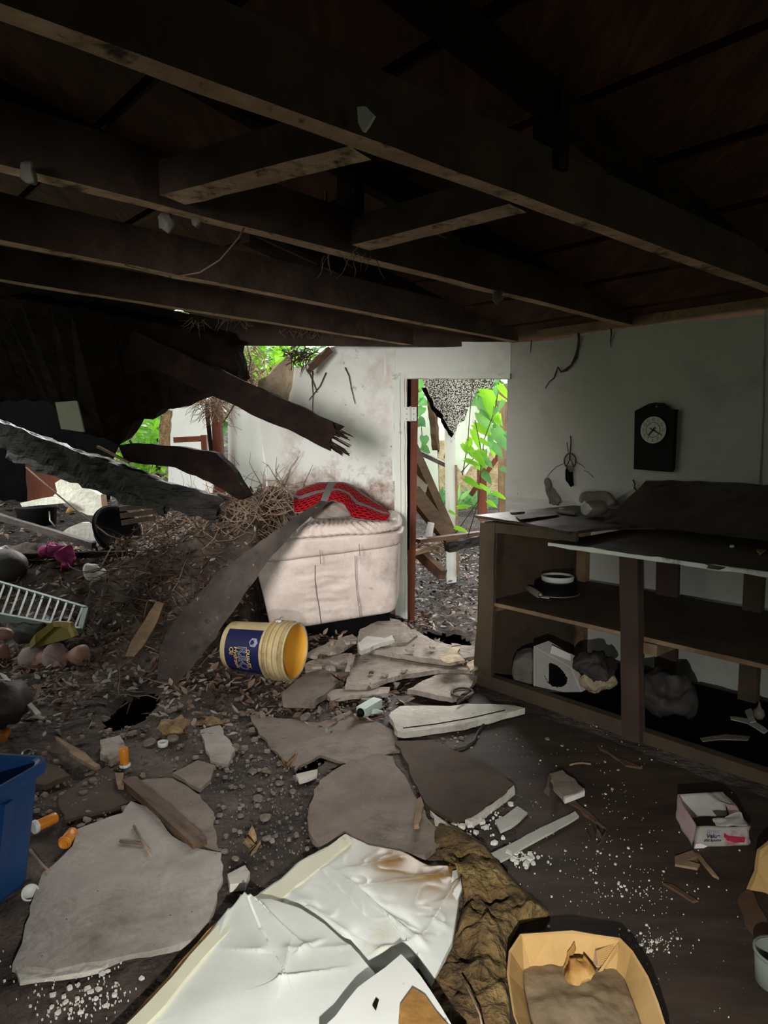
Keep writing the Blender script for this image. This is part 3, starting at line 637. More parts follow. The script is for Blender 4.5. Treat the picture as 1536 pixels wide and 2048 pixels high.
for g, m, lab in ((1, K['green'], 'bright lime green vine hanging in the right half of the doorway'), (0, K['green2'], 'deeper green heart-leaved vine behind the lime green one in the doorway')):
    lv = []
    for (u0, v0, u1, v1, k) in LV:
        if k != g: continue
        y = 5.25+random.random()*.35+(0 if g else .15); a, b = D(u0, v0, y), D(u1, v1, y-.08+random.random()*.05)
        L = (b-a).length; lv.append((a, b-a, L*.95, L*(.34 if g else .5)))
    for k in range(14 if g else 8):
        u, v = random.choice(((985, 815), (965, 880), (960, 930), (940, 880), (1005, 800), (990, 860))); a = D(u+random.uniform(-22, 22), v+random.uniform(-30, 30), 5.4+random.random()*.4)
        lv.append((a, V((random.uniform(-.3, 1), random.uniform(-.6, .2), random.uniform(-1, -.1))), random.uniform(.07, .13), random.uniform(.035, .06)))
    o = 0 if g else .15
    st = [[D(905+30*g, 1075, 5.6+o), D(958, 1000, 5.5+o), D(962, 930, 5.45+o), D(968, 880, 5.5+o), D(990, 820, 5.5+o), D(1000, 760, 5.5+o)], [D(925, 950, 5.5+o), D(935, 890, 5.5+o), D(945, 760, 5.6+o)], [D(922, 945, 5.5+o), D(962, 900, 5.45+o), D(950, 840, 5.5+o)]]
    vine('hanging_vine', lab, st, lv, m)
lv = []
for (u, v) in ((838, 800), (846, 815), (836, 838), (848, 872), (842, 895), (838, 845), (852, 898), (838, 785)):
    p = D(u, v, 7.1); lv.append((p, V((random.uniform(-.6, 1), -.3, -random.uniform(.2, .9))), .11, .1))
vine('creeper', 'soft green heart-leaved creeper on the pale wall panel outdoors', [[D(835, 960, 7.2), D(845, 880, 7.15), D(837, 780, 7.15)]], lv, K['green2'])
def tuft(u, v, y, n, L, m, label, name='grass_tuft', spread=.35, w_=.03):
    b = D(u, v, y); h = H(b.x, b.y); 
    lv = []
    for i in range(n):
        d = V((random.uniform(-1, 1), random.uniform(-1, .6), random.uniform(.1, 1))); lv.append((b+V((random.uniform(-spread, spread), random.uniform(-spread, spread)*.5, random.uniform(0, .1))), d, L*random.uniform(.6, 1.2), w_))
    vine(name, label, [[b+V((0, 0, -.03)), b+V((0, 0, .06))]], lv, m, heart=False)
tuft(945, 1020, 7.6, 30, .22, K['green2'], 'low green weed tuft beyond the white post, under the vine', spread=.3, w_=.04)
tuft(850, 1010, 7.2, 16, .22, K['green2'], 'low weed tuft at the foot of the pale wall panel', 'weed', w_=.05)
# upper left opening: roots, foliage, studs
def bush(name, label, c, r, n, L, m, seed=1):
    rr = random.Random(seed); c = V(c); t = thing(name, label, 'bush', (c.x, c.y, c.z-r[2]))
    mb = MB(); 
    for i in range(7):
        e = c+V((rr.uniform(-r[0], r[0]), rr.uniform(-r[1], r[1]), rr.uniform(-.3, r[2])))
        s = c-V((rr.uniform(-.1, .1), 0, r[2])); mb.tube([s, s.lerp(e, .5)+V((rr.uniform(-.1, .1), 0, .05)), e], .012, 5)
    mb.done('branches', K['twigd'], t); mb = MB()
    for i in range(n):
        d = V((rr.gauss(0, 1), rr.gauss(0, 1), rr.gauss(0, 1))).normalized()*(rr.random()**.4); p = c+V((d.x*r[0], d.y*r[1], d.z*r[2]))
        mb.leaf(p, V((rr.uniform(-1, 1), rr.uniform(-1, .3), rr.uniform(-.9, .3))), V((rr.uniform(-.4, .4), -.6, 1)), L*rr.uniform(.6, 1.2), L*.6*rr.uniform(.6, 1.1), True)
    mb.done('leaves', m, t)
for i, px in enumerate([[(625, 742), (624, 765), (626, 790), (625, 812), (626, 838)], [(618, 745), (628, 768), (634, 785)], [(652, 745), (640, 772), (618, 800)], [(690, 735), (698, 752), (702, 775), (708, 800), (710, 808)]]):
    tag(MB().tube([P2(u, v, .03) for u, v in px], [.005, .004, .003, .003, .002][:len(px)], 5).done('wall_root', K['twigd']), ('straight thin root hanging down the stained panel below the broken timber', 'short forked rootlet right of the straight root on the stained panel', 'slanting rootlet crossing left of the straight root on the stained panel', 'dark root trail high on the right half of the stained panel')[i], 'root')
bush('roof_shrub', 'bright green shrub seen through the roof gap at upper left', D(500, 705, 6.9), (.65, .5, .35), 420, .13, K['green'], 3)
bush('ground_shrub', 'bright green shrub seen through the lower gap under the collapsed ceiling', D(300, 870, 7.6), (.42, .4, .5), 300, .12, K['green'], 5)
bush('tree_foliage', 'wide green thicket standing beyond the roof gap', D(500, 690, 10.5), (2.2, .8, 1.3), 1100, .2, K['green2'], 8)
bush('tree_foliage', 'wide green thicket standing far beyond the doorway', D(930, 830, 12.5), (2.2, .8, 1.7), 1200, .24, K['green2'], 9)
bush('tree_foliage', 'green thicket far behind the gap under the collapsed ceiling', D(270, 860, 11), (1.6, .8, 1.3), 800, .2, K['green2'], 10)
post('red_stud', D(440, 985, 5.9), D(433, 795, 5.9), .11, .07, K['red_wood'], 'upright red brown stud left of the grey inner wall', 'stud')
post('red_stud', D(413, 960, 6.3), D(408, 870, 6.3), .05, .05, K['red_wood'], 'thin red stud in front of the far grey wall', 'stud')
post('red_rail', D(348, 880, 6.4), D(412, 877, 6.4), .04, .05, K['red_wood'], 'horizontal red rail in front of the far grey wall', 'rail')
post('dark_pole', D(424, 920, 5.6), D(412, 800, 5.8), .03, .03, K['dark'], 'thin dark pole leaning beside the upright red stud', 'pole')
post('mossy_stud', D(330, 895, 6.2), D(335, 820, 6.2), .1, .06, K['foam'], 'mossy tan stump standing in the lower left gap', 'stump', n=8, rough=.012)
def fibres(name, label, pts, n, L, m, spread, r=.004, down=.5, cat='roots', seed=2):
    rr = random.Random(seed); mb = MB()
    for i in range(n):
        p = V(rr.choice(pts))+V((rr.gauss(0, spread), rr.gauss(0, spread), rr.gauss(0, spread*.6))); q = [p]; d = V((rr.uniform(-1, 1), rr.uniform(-1, 1), rr.uniform(-1, 1)*(1-down)-down)).normalized()
        for k in range(4):
            d = (d+V((rr.uniform(-.6, .6), rr.uniform(-.6, .6), rr.uniform(-.5, .5)))).normalized(); p = p+d*(L/4*rr.uniform(.5, 1.3)); q.append(p)
        mb.tube(q, [r, r*.9, r*.7, r*.5, r*.3], 4)
    return tag(mb.done(name, m, fix=False), label, cat, kind='stuff')
fibres('hanging_roots', 'mass of pale brown roots hanging in the upper left roof gap', [D(u, v, 6.0) for u, v in ((470, 720), (490, 745), (500, 770), (475, 780), (510, 740), (495, 700), (480, 760))], 170, .32, K['twig'], .06, .005)
fibres('hanging_roots', 'ragged roots and bark hanging in front of the red stud', [D(u, v, 5.6) for u, v in ((410, 800), (425, 810), (435, 820), (442, 800))], 90, .22, K['twig'], .035, .004, .8, seed=4)
fibres('hanging_roots', 'brown root clump on top edge of the stained panel', [D(u, v, 5.2) for u, v in ((598, 712), (605, 718), (612, 708), (590, 706))], 80, .14, K['twigd'], .03, .005, .3, seed=6)
tag(MB().tube([D(*q) for q in ((495, 690, 5.4), (502, 720, 5.3), (495, 760, 5.2), (485, 785, 5.1), (462, 820, 5.0), (446, 846, 5.0))], [.008, .008, .007, .006, .005, .004], 7).done('dark_vine_stem', K['twigd']), 'curved dark vine stem hanging through the upper left roof gap', 'vine')
lf = thing('seedling', 'single round lime green leaf standing by the red stud', 'plant', D(430, 925, 5.2)); MB().leaf(D(423, 913, 5.2), V((1, -.2, -.05)), V((0, -.3, 1)), .075, .05).done('leaf', K['green'], lf); MB().tube([D(430, 940, 5.2), D(424, 913, 5.2)], .003, 5).done('stem', K['twigd'], lf)
# ================================================================ SOFA, BLANKET, BUCKET, PLANK
def sofa():
    t = thing('sofa', 'dirty cream leather sofa seen end-on beside the white door frame', 'sofa', D(660, 1262, 4.6))
    dp = V((.03, .43, 0))
    def box8(bl, br, tr, tl, d=dp): 
        return [bl, br, br+d, bl+d, tl, tr, tr+d, tl+d]
    def wr(p, a, b, c):           # pleats on the big side panel
        f = max(0, -b); q = p.copy()
        col = sstep(-.5, -.3, a)*(1-sstep(.15, .35, a)); k = .06+.94*col
        q.y += f*k*(.0045*sin(c*17+5*nz(p, 5))+.003*sin(c*31+a*4+4*nz(p, 9)))*sstep(1, .2, abs(c))
        q.y += .012*nz(p, 5)*f; return q
    P = box8(D(540, 1268, 4.42), D(792, 1226, 4.5), D(796, 1085, 4.5), D(506, 1125, 4.42)); P[1].z = P[1].z
    MB().softbox(P, 40, 14, wr).done('arm_panel', K['leather'], t)
    P = box8(D(510, 1131, 4.385), D(799, 1095, 4.47), D(806, 1062, 4.47), D(536, 1078, 4.385), dp*1.05)
    MB().softbox(P, 22, 7, lambda p, a, b, c: p+V((0, .006*nz(p, 7)+.006*max(0, 1-abs(a+.2)/.04)+.006*max(0, 1-abs(a-.35)/.04), .004*nz(p, 9)))).done('arm_band', K['leather'], t)
    def pl_(p, a, b, c):
        f = max(0, c)*.5+max(0, -b)*.5; return p+V((0, -.008*f*sin(a*52+c*8+9*nz(p, 4)), .010*f*sin(a*52+c*8+9*nz(p, 4))))+V((0, 0, .012*nz(p, 6)))
    P = box8(D(548, 1086, 4.36), D(806, 1066, 4.45), D(792, 1036, 4.47), D(590, 1052, 4.40), V((.03, .5, .02)))
    MB().softbox(P, 44, 4.5, pl_).done('arm_pad', K['leather'], t)
    P = box8(D(448, 1240, 4.62), D(512, 1246, 4.6), D(512, 1110, 4.6), D(448, 1120, 4.62), V((.0, .3, 0)))
    MB().softbox(P, 10, 8, lambda p, a, b, c: p+V((0, .006*nz(p, 7), 0))).done('seat_front', K['leather'], t)
    for px in ([(640, 1100), (641, 1128)], [(718, 1088), (720, 1112)]): MB().tube([D(u, v, 4.374) for u, v in px], .0022, 6).done('seam', K['darkcloth'], t)
    for px in ([(630, 1130), (630, 1160), (633, 1190), (638, 1215), (642, 1248)], [(710, 1112), (711, 1145), (713, 1180), (718, 1215), (720, 1234)]): MB().tube([D(u, v, 4.440) for u, v in px], .0022, 6).done('seam', K['darkcloth'], t)
    a_, b_ = D(560, 1250, 4.47), D(780, 1215, 4.55); a_.z = b_.z = .0
    mb = MB(); q = [a_, b_, b_+V((0, .3, 0)), a_+V((0, .3, 0))]; mb.hexa([p+Z*-.02 for p in q]+[p+Z*.16 for p in q]); mb.done('base', K['blackm'], t)
    return t
sofa()
# cushion and crochet blanket on the arm
P = [D(616, 1042, 4.40), D(716, 1036, 4.42), D(716, 1030, 4.66), D(620, 1032, 4.64), D(630, 1018, 4.42), D(690, 998, 4.42), D(700, 992, 4.64), D(640, 1008, 4.64)]
tag(MB().softbox(P, 20, 3.5, lambda p, a, b, c: p+V((0, .006*sin(a*9+c*4), .01*nz(p, 8)))).done('cushion', K['darkcloth']), 'crumpled grey brown cushion under the crochet blanket on the sofa arm', 'cushion')
def interp(pts, t):
    x = t*(len(pts)-1); i = min(int(x), len(pts)-2); f = x-i; f = f*f*(3-2*f)*.5+f*.5
    return [a+(b-a)*f for a, b in zip(pts[i], pts[i+1])]
def blanket():
    fr = [(586, 1000), (588, 1028), (612, 1022), (640, 1006), (664, 999), (688, 1010), (704, 1034), (742, 1043), (772, 1042), (781, 1032)]
    tp = [(588, 985), (612, 972), (636, 964), (660, 962), (686, 964), (708, 972), (726, 986), (748, 1000), (768, 1014), (781, 1026)]
    def f(s, t):
        a, b = interp(fr, s), interp(tp, s); e = sin(pi*min(1, t*1.0)*.5)
        u = a[0]+(b[0]-a[0])*t; v = a[1]+(b[1]-a[1])*(t*.55+.45*sin(t*pi/2)); p = D(u, v, 4.36+.42*t*t)
        return p+V((0, 0, .010*nz(p, 7)+.005*sin(s*26+t*4)*(1-t)))
    tag(MB().grid(f, 60, 26, thick=.012).done('crochet_blanket', K['crochet']), 'bright red crochet blanket with grey borders draped over the sofa arm', 'blanket')
blanket()
# big plank leaning on the sofa
pk = [(657, 1004, 4.34), (600, 1052, 4.24), (545, 1110, 4.12), (482, 1200, 3.96), (402, 1312, 3.72), (350, 1372, 3.6), (312, 1366, 3.62), (318, 1310, 3.75), (335, 1262, 3.86), (388, 1198, 4.02), (432, 1150, 4.12), (520, 1082, 4.24), (642, 1001, 4.36)]
tag(MB().prism([D(*q) for q in pk], (-.012, .03, -.012), .006, .04).done('leaning_plank', K['grey_wood']), 'wide weathered dark plank leaning from the rubble up onto the sofa arm', 'plank')
tag(MB().prism([D(*q) for q in ((312, 1203, 4.15), (327, 1208, 4.13), (316, 1240, 4.05), (288, 1290, 3.9), (268, 1313, 3.82), (250, 1313, 3.83), (262, 1282, 3.92), (290, 1240, 4.05))], (.0, .03, -.005), .002, .04).done('wood_stake', K['tan_wood']), 'short bare tan board standing in the leaf litter left of the big plank', 'board')
def bucket():
    a = V((.945, -.326, 0)).normalized(); n0 = V((-.326, -.945, 0)); R1, R0, L = .157, .132, .40
    oc = D(591, 1303, 3.74); b0 = oc-a*L
    t = thing('bucket', 'yellowed plastic bucket with dark blue oil label lying on its side', 'bucket', (b0.x+.15, b0.y, b0.z-R0))
    Rf = lambda x: R0+(R1-.006-R0)*x/L
    prof = [(.0, .012), (R0-.012, .008), (R0-.006, 0), (R0, .006)]+[(Rf(x), x) for x in (.03, .1, .18, .26, .265)]
    MB().lathe([(.001, .02)]+prof[1:]+[(R1-.004, .268), (R1-.004, L-.01), (R1-.006, L-.012)], b0, a, 56, caps=False).done('body', K['bucket'], t)
    MB().lathe([(R0-.01, .03), (R1-.012, .27), (R1-.016, .285), (R1-.010, .30), (R1-.016, .33), (R1-.010, .345), (R1-.014, .37), (R1-.008, L)], b0, a, 56, caps=False).lathe([(.001, .028), (R0-.01, .03)], b0, a, 56, caps=False).done('inner_wall', K['bucket_in'], t)
    for x, e in ((.272, .009), (.302, .009), (.334, .008), (.366, .008)):
        MB().lathe([(R1-.006, x-.005), (R1+e, x-.003), (R1+e, x+.003), (R1-.006, x+.005)], b0, a, 90, caps=False, sm=False).done('rib', K['bucket'], t)
    MB().lathe([(R1-.010, L-.006), (R1+.004, L-.006), (R1+.004, L+.002), (R1-.010, L+.002), (R1-.010, L-.006)], b0, a, 56, caps=False).done('rim', K['bucket'], t)
    def on(x, y, th0=0, e=.001):
        r = Rf(y)+e; th = x/.145+th0; return b0+a*y+(n0*cos(th)-Z*sin(th))*r
    MB().grid(lambda s, q: on((-1.02+s*2.6)*.145, .035+q*.215, 0, .0008), 44, 6).done('label_band', K['navy'], t)
    th = lambda v: math.asin(max(-.95, min(.95, (v-1299)/58)))
    text('QUALITY', .028, K['gold'], 'lettering', t, lambda x, y: on(x, .185+y, th(1310), .0018), bold=.0006)
    text('R&O', .076, K['silver'], 'lettering', t, lambda x, y: on(x, .147+y, th(1312), .0018), bold=.0016)
    text('R&O', .076, K['navy'], 'lettering', t, lambda x, y: on(x, .147+y, th(1312), .0024), bold=-.0012)
    text('Hydraulic', .038, K['gold'], 'lettering', t, lambda x, y: on(x+.12*y, .108+y, th(1313), .0018))
    text('Oil', .036, K['gold'], 'lettering', t, lambda x, y: on(x, .078+y, th(1294), .0018))
    hx = MB(); c = [on(.027*cos(k*pi/3+.5), .212+.027*sin(k*pi/3+.5), th(1272), .0018) for k in range(6)]; hx.face([hx.b.verts.new(p) for p in c]); hx.done('emblem', K['silver'], t)
    text('NAPA', .014, K['navy'], 'lettering', t, lambda x, y: on(x, .212+y, th(1272), .0026))
    sd = Z
    for x in (.30,):
        MB().ell(b0+a*x+Z*(R1+.004), .018, .018, .008, n=10).done('handle_ear', K['whitep'], t)
    p0 = b0+a*.30+Z*(R1+.012); pts = [p0]
    for k in range(1, 10):
        f = k/9; th_ = -pi/2-f*pi*.55; pts.append(b0+a*(.30-.05*sin(f*pi))+(n0*cos(th_)-Z*sin(th_))*(R1+.012))
    MB().tube([p0+a*.03+Z*.012, p0+a*.02+Z*.02, p0]+pts, .003, 6).done('wire_handle', K['metal'], t)
bucket()
# ================================================================ CABINET
C0 = G(965, 1372); C0.z = 0
def CB(x, y, z): return C0-A*x+Bd*y+Z*z
RX = -A
def cbox(x0, x1, y0, y1, z0, z1, mb=None):
    mb = mb or MB(); return mb.hexa([CB(x, y, z0) for x, y in ((x0, y0), (x1, y0), (x1, y1), (x0, y1))]+[CB(x, y, z1) for x, y in ((x0, y0), (x1, y0), (x1, y1), (x0, y1))])
def cabinet():
    t = thing('shelf_cabinet', 'open wooden shelf cabinet with rotting top against the white clock wall', 'cabinet', CB(.9, .4, 0))
    E = 2.3; DP = .845
    mb = MB()
    mb.prism([CB(*q) for q in ((0, 0, 0), (.0, DP, 0), (0, DP, .885), (0, 0, .885))], RX*.02); mb.done('end_panel', K['cab_wood'], t)
    wv = [(-.045, 0), (-.06, .12), (-.05, .25), (-.03, .4), (-.035, .55), (-.03, .75), (-.028, .88), (.07, .88), (.06, 0)]
    MB().prism([CB(x, -.004, z) for x, z in wv], Bd*.02, .003, .06).done('face_stile', K['cab_wood'], t)
    cbox(0, .55, 0, .02, .835, .885).done('top_rail', K['cab_wood'], t)
    tp = [(-.045, -.03, .905), (.3, -.025, .89), (.52, -.02, .87), (.62, .2, .885), (.75, .6, .89), (.7, DP, .90), (-.02, DP, .905)]
    MB().prism([CB(*q) for q in tp], Z*.014, .006, .05).done('counter_top', K['top'], t)
    tp = [(.44, -.06, .815), (.8, -.06, .812), (1.4, -.06, .805), (E, -.06, .80), (E, .62, .875), (1.1, .62, .88), (.62, .32, .86)]
    MB().prism([CB(*q) for q in tp], Z*.016, .008, .05).done('sagging_counter_sheet', K['top'], t)
    MB().prism([CB(.44, -.062, .813), CB(E, -.062, .797), CB(E, -.062, .815), CB(.44, -.062, .829)], -Bd*.004, .003, .03).done('edge_strip', K['peel'], t)
    w1, w2 = W(1290, 963, .06), W(1420, 966, .06)
    lp = [CB(*q) for q in ((.50, .30, .90), (1.2, .28, .895), (E, .25, .885))]+[w1+RX*1.6+Z*.01, w2, w1]
    MB().prism(lp, Bd*.015+Z*.005, .006, .06).done('leaning_top_board', K['top'], t)
    sh = [(.02, .01, .45), (1.0, .01, .44), (E, .01, .43), (E, .83, .46), (.02, .83, .46)]
    MB().prism([CB(*q) for q in sh], Z*.016, .002, .06).done('shelf', K['cab_wood'], t)
    mb = MB().prism([CB(.03, .004, .448), CB(E, .004, .428), CB(E, .004, .446), CB(.03, .004, .466)], Bd*.006, .001, .06); mb.done('shelf_edge', K['tan_wood'], t)
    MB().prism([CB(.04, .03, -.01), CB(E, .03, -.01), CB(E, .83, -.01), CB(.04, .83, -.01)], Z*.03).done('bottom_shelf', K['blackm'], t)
    MB().beam(CB(.0, .02, .03), CB(.83, .0, .03), .05, .075).done('base_rail', K['cab_wood'], t)
    MB().beam(CB(.9, -.0, .02), CB(E, -.02, .02), .05, .06).done('base_rail', K['cab_wood'], t)
    MB().beam(CB(.83, -.005, .815), CB(.885, -.03, 0), .085, .05, up=Bd, n=8, rough=.002).done('front_post', K['cab_red'], t)
    MB().beam(CB(.83, .03, .815), CB(.86, .03, 0), .05, .04, up=Bd).done('front_post', K['cab_wood'], t)
    MB().beam(CB(.08, .81, 0), CB(.08, .81, .9), .06, .05, up=Bd).done('back_post', K['tan_wood'], t)
    MB().beam(CB(1.05, .79, 0), CB(1.05, .79, .9), .085, .05, up=Bd).done('back_post', K['cab_wood'], t)
    MB().beam(CB(.62, .8, 0), CB(.6, .8, .9), .12, .03, up=Bd).done('back_post', K['cab_red'], t)
    MB().beam(CB(.045, .02, .43), CB(.045, .75, .43), .035, .035).done('shelf_cleat', K['tan_wood'], t)
    MB().beam(CB(.93, .0, .41), CB(.93, .6, .41), .06, .05).done('shelf_cleat', K['tan_wood'], t)
cabinet()
def onplane(u, v, z): return G(u, v, z)
SZ = .47
# things on the counter
def jar(base, ax, label):
    t = thing('glass_jar', label, 'jar', base); ax = V(ax).normalized()
    MB().lathe([(.035, 0), (.042, .006), (.042, .10), (.036, .12)], base, ax, 24).done('body', K['jar'], t)
    MB().lathe([(.030, -.004), (.038, -.002), (.038, .014), (.03, .016)], base, ax, 24).done('lid', K['metal'], t)
jar(G(1172, 1018, .955), (.78, .45, .02), 'grimy glass jar lying on its side on the cabinet top')
def lump(name, px, m, label, cat, n=12, h=.04, z=None, k=3, seed=0, amp_=.25, **kw):
    """soft crumpled lump; px = (u0,v0,u1,v1) box in the picture, standing at depth of its lower edge on height z"""
    u0, v0, u1, v1 = px; c = G((u0+u1)/2, v1, z) if z is not None else T((u0+u1)/2, v1)
    w_ = (u1-u0)/FPX*c.y/2; hh = max(.008, ((v1-v0)/FPX*c.y)); dd = kw.get('d', w_*.7)
    cc = c+V((0, dd*.6, hh*.5))
    mb = MB().ell(cc, w_, dd, hh*.5, n=n*2, fn=lambda q: q+V((nz(q, 9, seed), nz(q, 9, seed+3), nz(q, 9, seed+6)))*(w_*amp_)+V((nz(q, 28, seed), nz(q, 28, seed+3), nz(q, 28, seed+6)))*(w_*amp_*.4)+V((0, 0, -abs(nz(q, 45, seed))))*(w_*amp_*.5))
    return tag(mb.done(name, m), label, cat)
def scrap(name, pts, th, m, label, cat, z=None, jit=.003, off=None, group=None, sub=.03):
    P = [G(q[0], q[1], q[2] if len(q) > 2 else z) for q in pts]
    return tag(MB().prism([p+Z*th for p in P], off or (0, 0, -th), jit, sub).done(name, m), label, cat, group)
mb = MB()
pb = [(1092, 958), (1098, 956), (1104, 975), (1112, 985), (1122, 1000), (1116, 1012), (1100, 1008), (1096, 985)]
tag(mb.prism([W(u, v, .05+.02*sin(u)) for u, v in pb], -Bd*.012+Z*.004, .006, .012).done('plastic_bag_scrap', K['cottony']), 'torn grey plastic scrap standing at the back of the counter below the dream catcher', 'scrap')
P = [W(1155, 1010, .12), W(1240, 1016, .1), W(1240, 1012, .03), W(1155, 1006, .03), W(1165, 984, .1), W(1215, 984, .1), W(1220, 982, .03), W(1160, 982, .03)]
tag(MB().softbox(P, 10, 4, lambda p, a, b, c: p+V((0, 0, .006*nz(p, 12)))).done('cloth_bundle', K['darkcloth']), 'low grey bundle at the back of the counter behind the glass jar', 'bundle')
scrap('wood_scrap', [(1020, 1022), (1045, 1020), (1050, 1026), (1022, 1028)], .008, K['brown_wood'], 'small dark wood scrap near the front left corner of the cabinet top', 'scrap', z=.918)
scrap('wood_scrap', [(1110, 1020), (1150, 1024), (1150, 1030), (1112, 1026)], .008, K['brown_wood'], 'small wood scrap just left of the glass jar', 'scrap', z=.918)
scrap('paper_flake', [(1030, 1032), (1090, 1020), (1120, 1030), (1040, 1040)], .003, K['lath'], 'curled brown veneer flake on the cabinet top left of the jar', 'flake', z=.918)
for q, l in (((1118, 1017, 1130, 1019), 'bright paint flake on the cabinet top by the wood scrap'), ((1415, 1027, 1423, 1036), 'small pale crumb on the dark leaning counter board'), ((1460, 1090, 1470, 1096), 'pale crumb near the front of the dark counter sheet'), ((1500, 1072, 1536, 1078), 'pale splinter on the counter at the right picture edge')):
    lump('plaster_crumb', q, K['chips'], l, 'crumb', n=6, z=.92 if q[0] < 1400 else .865, d=.006)
scrap('tan_stick', [(1512, 1104), (1545, 1090), (1545, 1098), (1520, 1112)], .012, K['tan_wood'], 'short tan stick on the counter at the right picture edge', 'stick', z=.845)
# things on the shelf
def potlid():
    b = G(1122, 1204, SZ-.01); c0 = G(1118, 1196, SZ)
    t = thing('dark_pot', 'round dark pot with a bright rim on the cabinet shelf', 'pot', c0+V((0, .06, 0)))
    c = c0+V((0, .08, 0))
    MB().lathe([(.085, 0), (.11, .004), (.125, .012), (.118, .02), (.112, .07), (.095, .075)], c, Z, 36).done('body', K['black'], t)
    MB().lathe([(.124, .008), (.128, .010), (.128, .014), (.124, .016)], c, Z, 36, caps=False).done('rim', K['metal'], t)
    c2 = c+Z*.0755+V((.01, .0, 0))
    l = thing('white_lid', 'white round dish with dark centre on top of the dark pot', 'cover', c2)  # the pot's white lid, lying loose on top
    MB().lathe([(.074, 0), (.084, .005), (.088, .026), (.086, .032), (.078, .032), (.076, .02), (.02, .016)], c2, Z, 36).done('lid_ring', K['whitep'], l)
    MB().lathe([(.075, .020), (.06, .023), (.03, .022), (.001, .023)], c2, Z, 32).done('lid_centre', K['black'], l)
potlid()
a, b = G(1047, 1170, SZ+.02), G(1078, 1190, SZ+.02)
t = thing('roller_handle', 'grey handle with a pale ring lying left of the dark pot', 'handle', b-Z*.02)
MB().tube([a, a.lerp(b, .5), b], [.016, .019, .017], 12).done('grip', K['darkcloth'], t)
MB().lathe([(.018, 0), (.021, .002), (.021, .008), (.018, .01)], a.lerp(b, .08), b-a, 16).done('ring', K['whitep'], t)
MB().ell(b+V((.006, -.004, .002)), .014, .012, .014, n=10).done('end_cap', K['metal'], t)
MB().beam(b+V((.01, -.006, -.01)), b+V((.05, -.02, -.012)), .008, .006).done('tang', K['metal'], t)
# things on the bottom shelf
def holebox():
    fl, fr_ = G(1067, 1385, .02), G(1162, 1384, .02)
    tl, tr = fl+Z*.235+V((0, .02, 0)), fr_+Z*.12+V((-.05, .03, 0)); dv = V((.10, .10, 0))
    t = thing('white_carton', 'white cardboard carton with a round hole on the bottom shelf', 'carton', (fl+fr_)/2)
    hc = (.50, .50)
    def f(s, q):
        bt = fl.lerp(fr_, s); tp = tl.lerp(tr, s); return bt.lerp(tp, q)
    mb = MB(); NU, NV = 40, 32
    def hole(s, q): return ((s-.52)/.27)**2+((q-.48)/.34)**2 < 1
    mb.grid(f, NU, NV, hole=hole, thick=.003, sm=False); mb.done('front_panel', K['whitebox'], t)
    MB().prism([fl, tl, tl+dv, fl+dv], (.002, 0, 0)).done('side_panel', K['whitebox'], t)
    MB().prism([tl, tr, tr+dv, tl+dv], (0, 0, .002)).done('top_panel', K['whitebox'], t)
    MB().prism([fr_, tr, tr+dv, fr_+dv], (.002, 0, 0)).done('side_panel', K['whitebox'], t)
    MB().prism([fl+dv, fr_+dv, tr+dv, tl+dv], (0, .002, 0)).done('back_panel', K['blackm'], t)
    MB().prism([tl+V((.09, .02, -.04)), tl+V((.2, .03, -.085)), tl+V((.2, .035, -.05)), tl+V((.1, .025, -.0))], (0, .002, 0)).done('flap', K['whitebox'], t)
holebox()
P = [G(1022, 1372, .02), G(1064, 1380, .02), G(1066, 1362, .02), G(1030, 1352, .02)]
P = P+[P[0]+Z*.13, P[1]+Z*.21, P[2]+Z*.2, P[3]+Z*.15]
tag(MB().softbox(P, 14, 6, lambda p, a, b, c: p+V((nz(p, 20), nz(p, 20, 4), 0))*.012).done('clear_plastic_pack', K['cottony']), 'crinkled clear plastic pack leaning on the white carton, bottom shelf', 'packaging')
scrap('white_card', [(1070, 1388), (1112, 1391), (1112, 1396), (1075, 1393)], .004, K['chips'], 'white card strip in front of the carton on the bottom shelf', 'card', z=.022)
lump('crumpled_cloth', (1150, 1316, 1240, 1352), K['bag'], 'dark crumpled cloth behind the tan paper on the bottom shelf', 'cloth', z=.13, seed=3, d=.1, n=18, amp_=.4)
lump('crumpled_paper', (1160, 1335, 1240, 1386), K['tanpaper'], 'crumpled tan paper right of the holed carton', 'paper', z=.02, seed=5, d=.07, n=18, amp_=.4)
lump('dark_sack', (1290, 1350, 1405, 1445), K['bag'], 'dark full sack slumped on the bottom shelf right of the front post', 'sack', z=.02, n=22, seed=9, d=.14, amp_=.32)
scrap('tan_card', [(1236, 1440), (1256, 1425), (1258, 1452), (1240, 1452)], .004, K['card'], 'small tan card at the foot of the front post', 'card', z=.03)
def bulb():
    c = G(1517, 1438, .02); t = thing('glass_ornament', 'small clear glass ornament with pointed neck at the right end of the bottom shelf', 'ornament', c)
    MB().lathe([(.001, 0), (.018, .004), (.026, .022), (.022, .042), (.009, .055), (.005, .07), (.002, .085)], c, Z, 20).done('globe', K['jar'], t)
    MB().lathe([(.008, .054), (.006, .062)], c, Z, 14).done('cap', K['metal'], t)
bulb()
scrap('paper_strip', [(1490, 1422), (1502, 1418), (1512, 1444), (1500, 1446)], .004, K['paper'], 'white paper strip leaning beside the glass ornament', 'paper', z=.03)
scrap('paper_strip', [(1460, 1434), (1505, 1440), (1536, 1462), (1528, 1468), (1495, 1448), (1462, 1440)], .004, K['paper'], 'long pale paper strip lying below the glass ornament', 'paper', z=.022)
scrap('paper_strip', [(1400, 1478), (1450, 1470), (1500, 1474), (1495, 1482), (1440, 1480), (1405, 1484)], .004, K['darkcloth'], 'dull paper strip at the front of the bottom shelf', 'paper', z=.022)
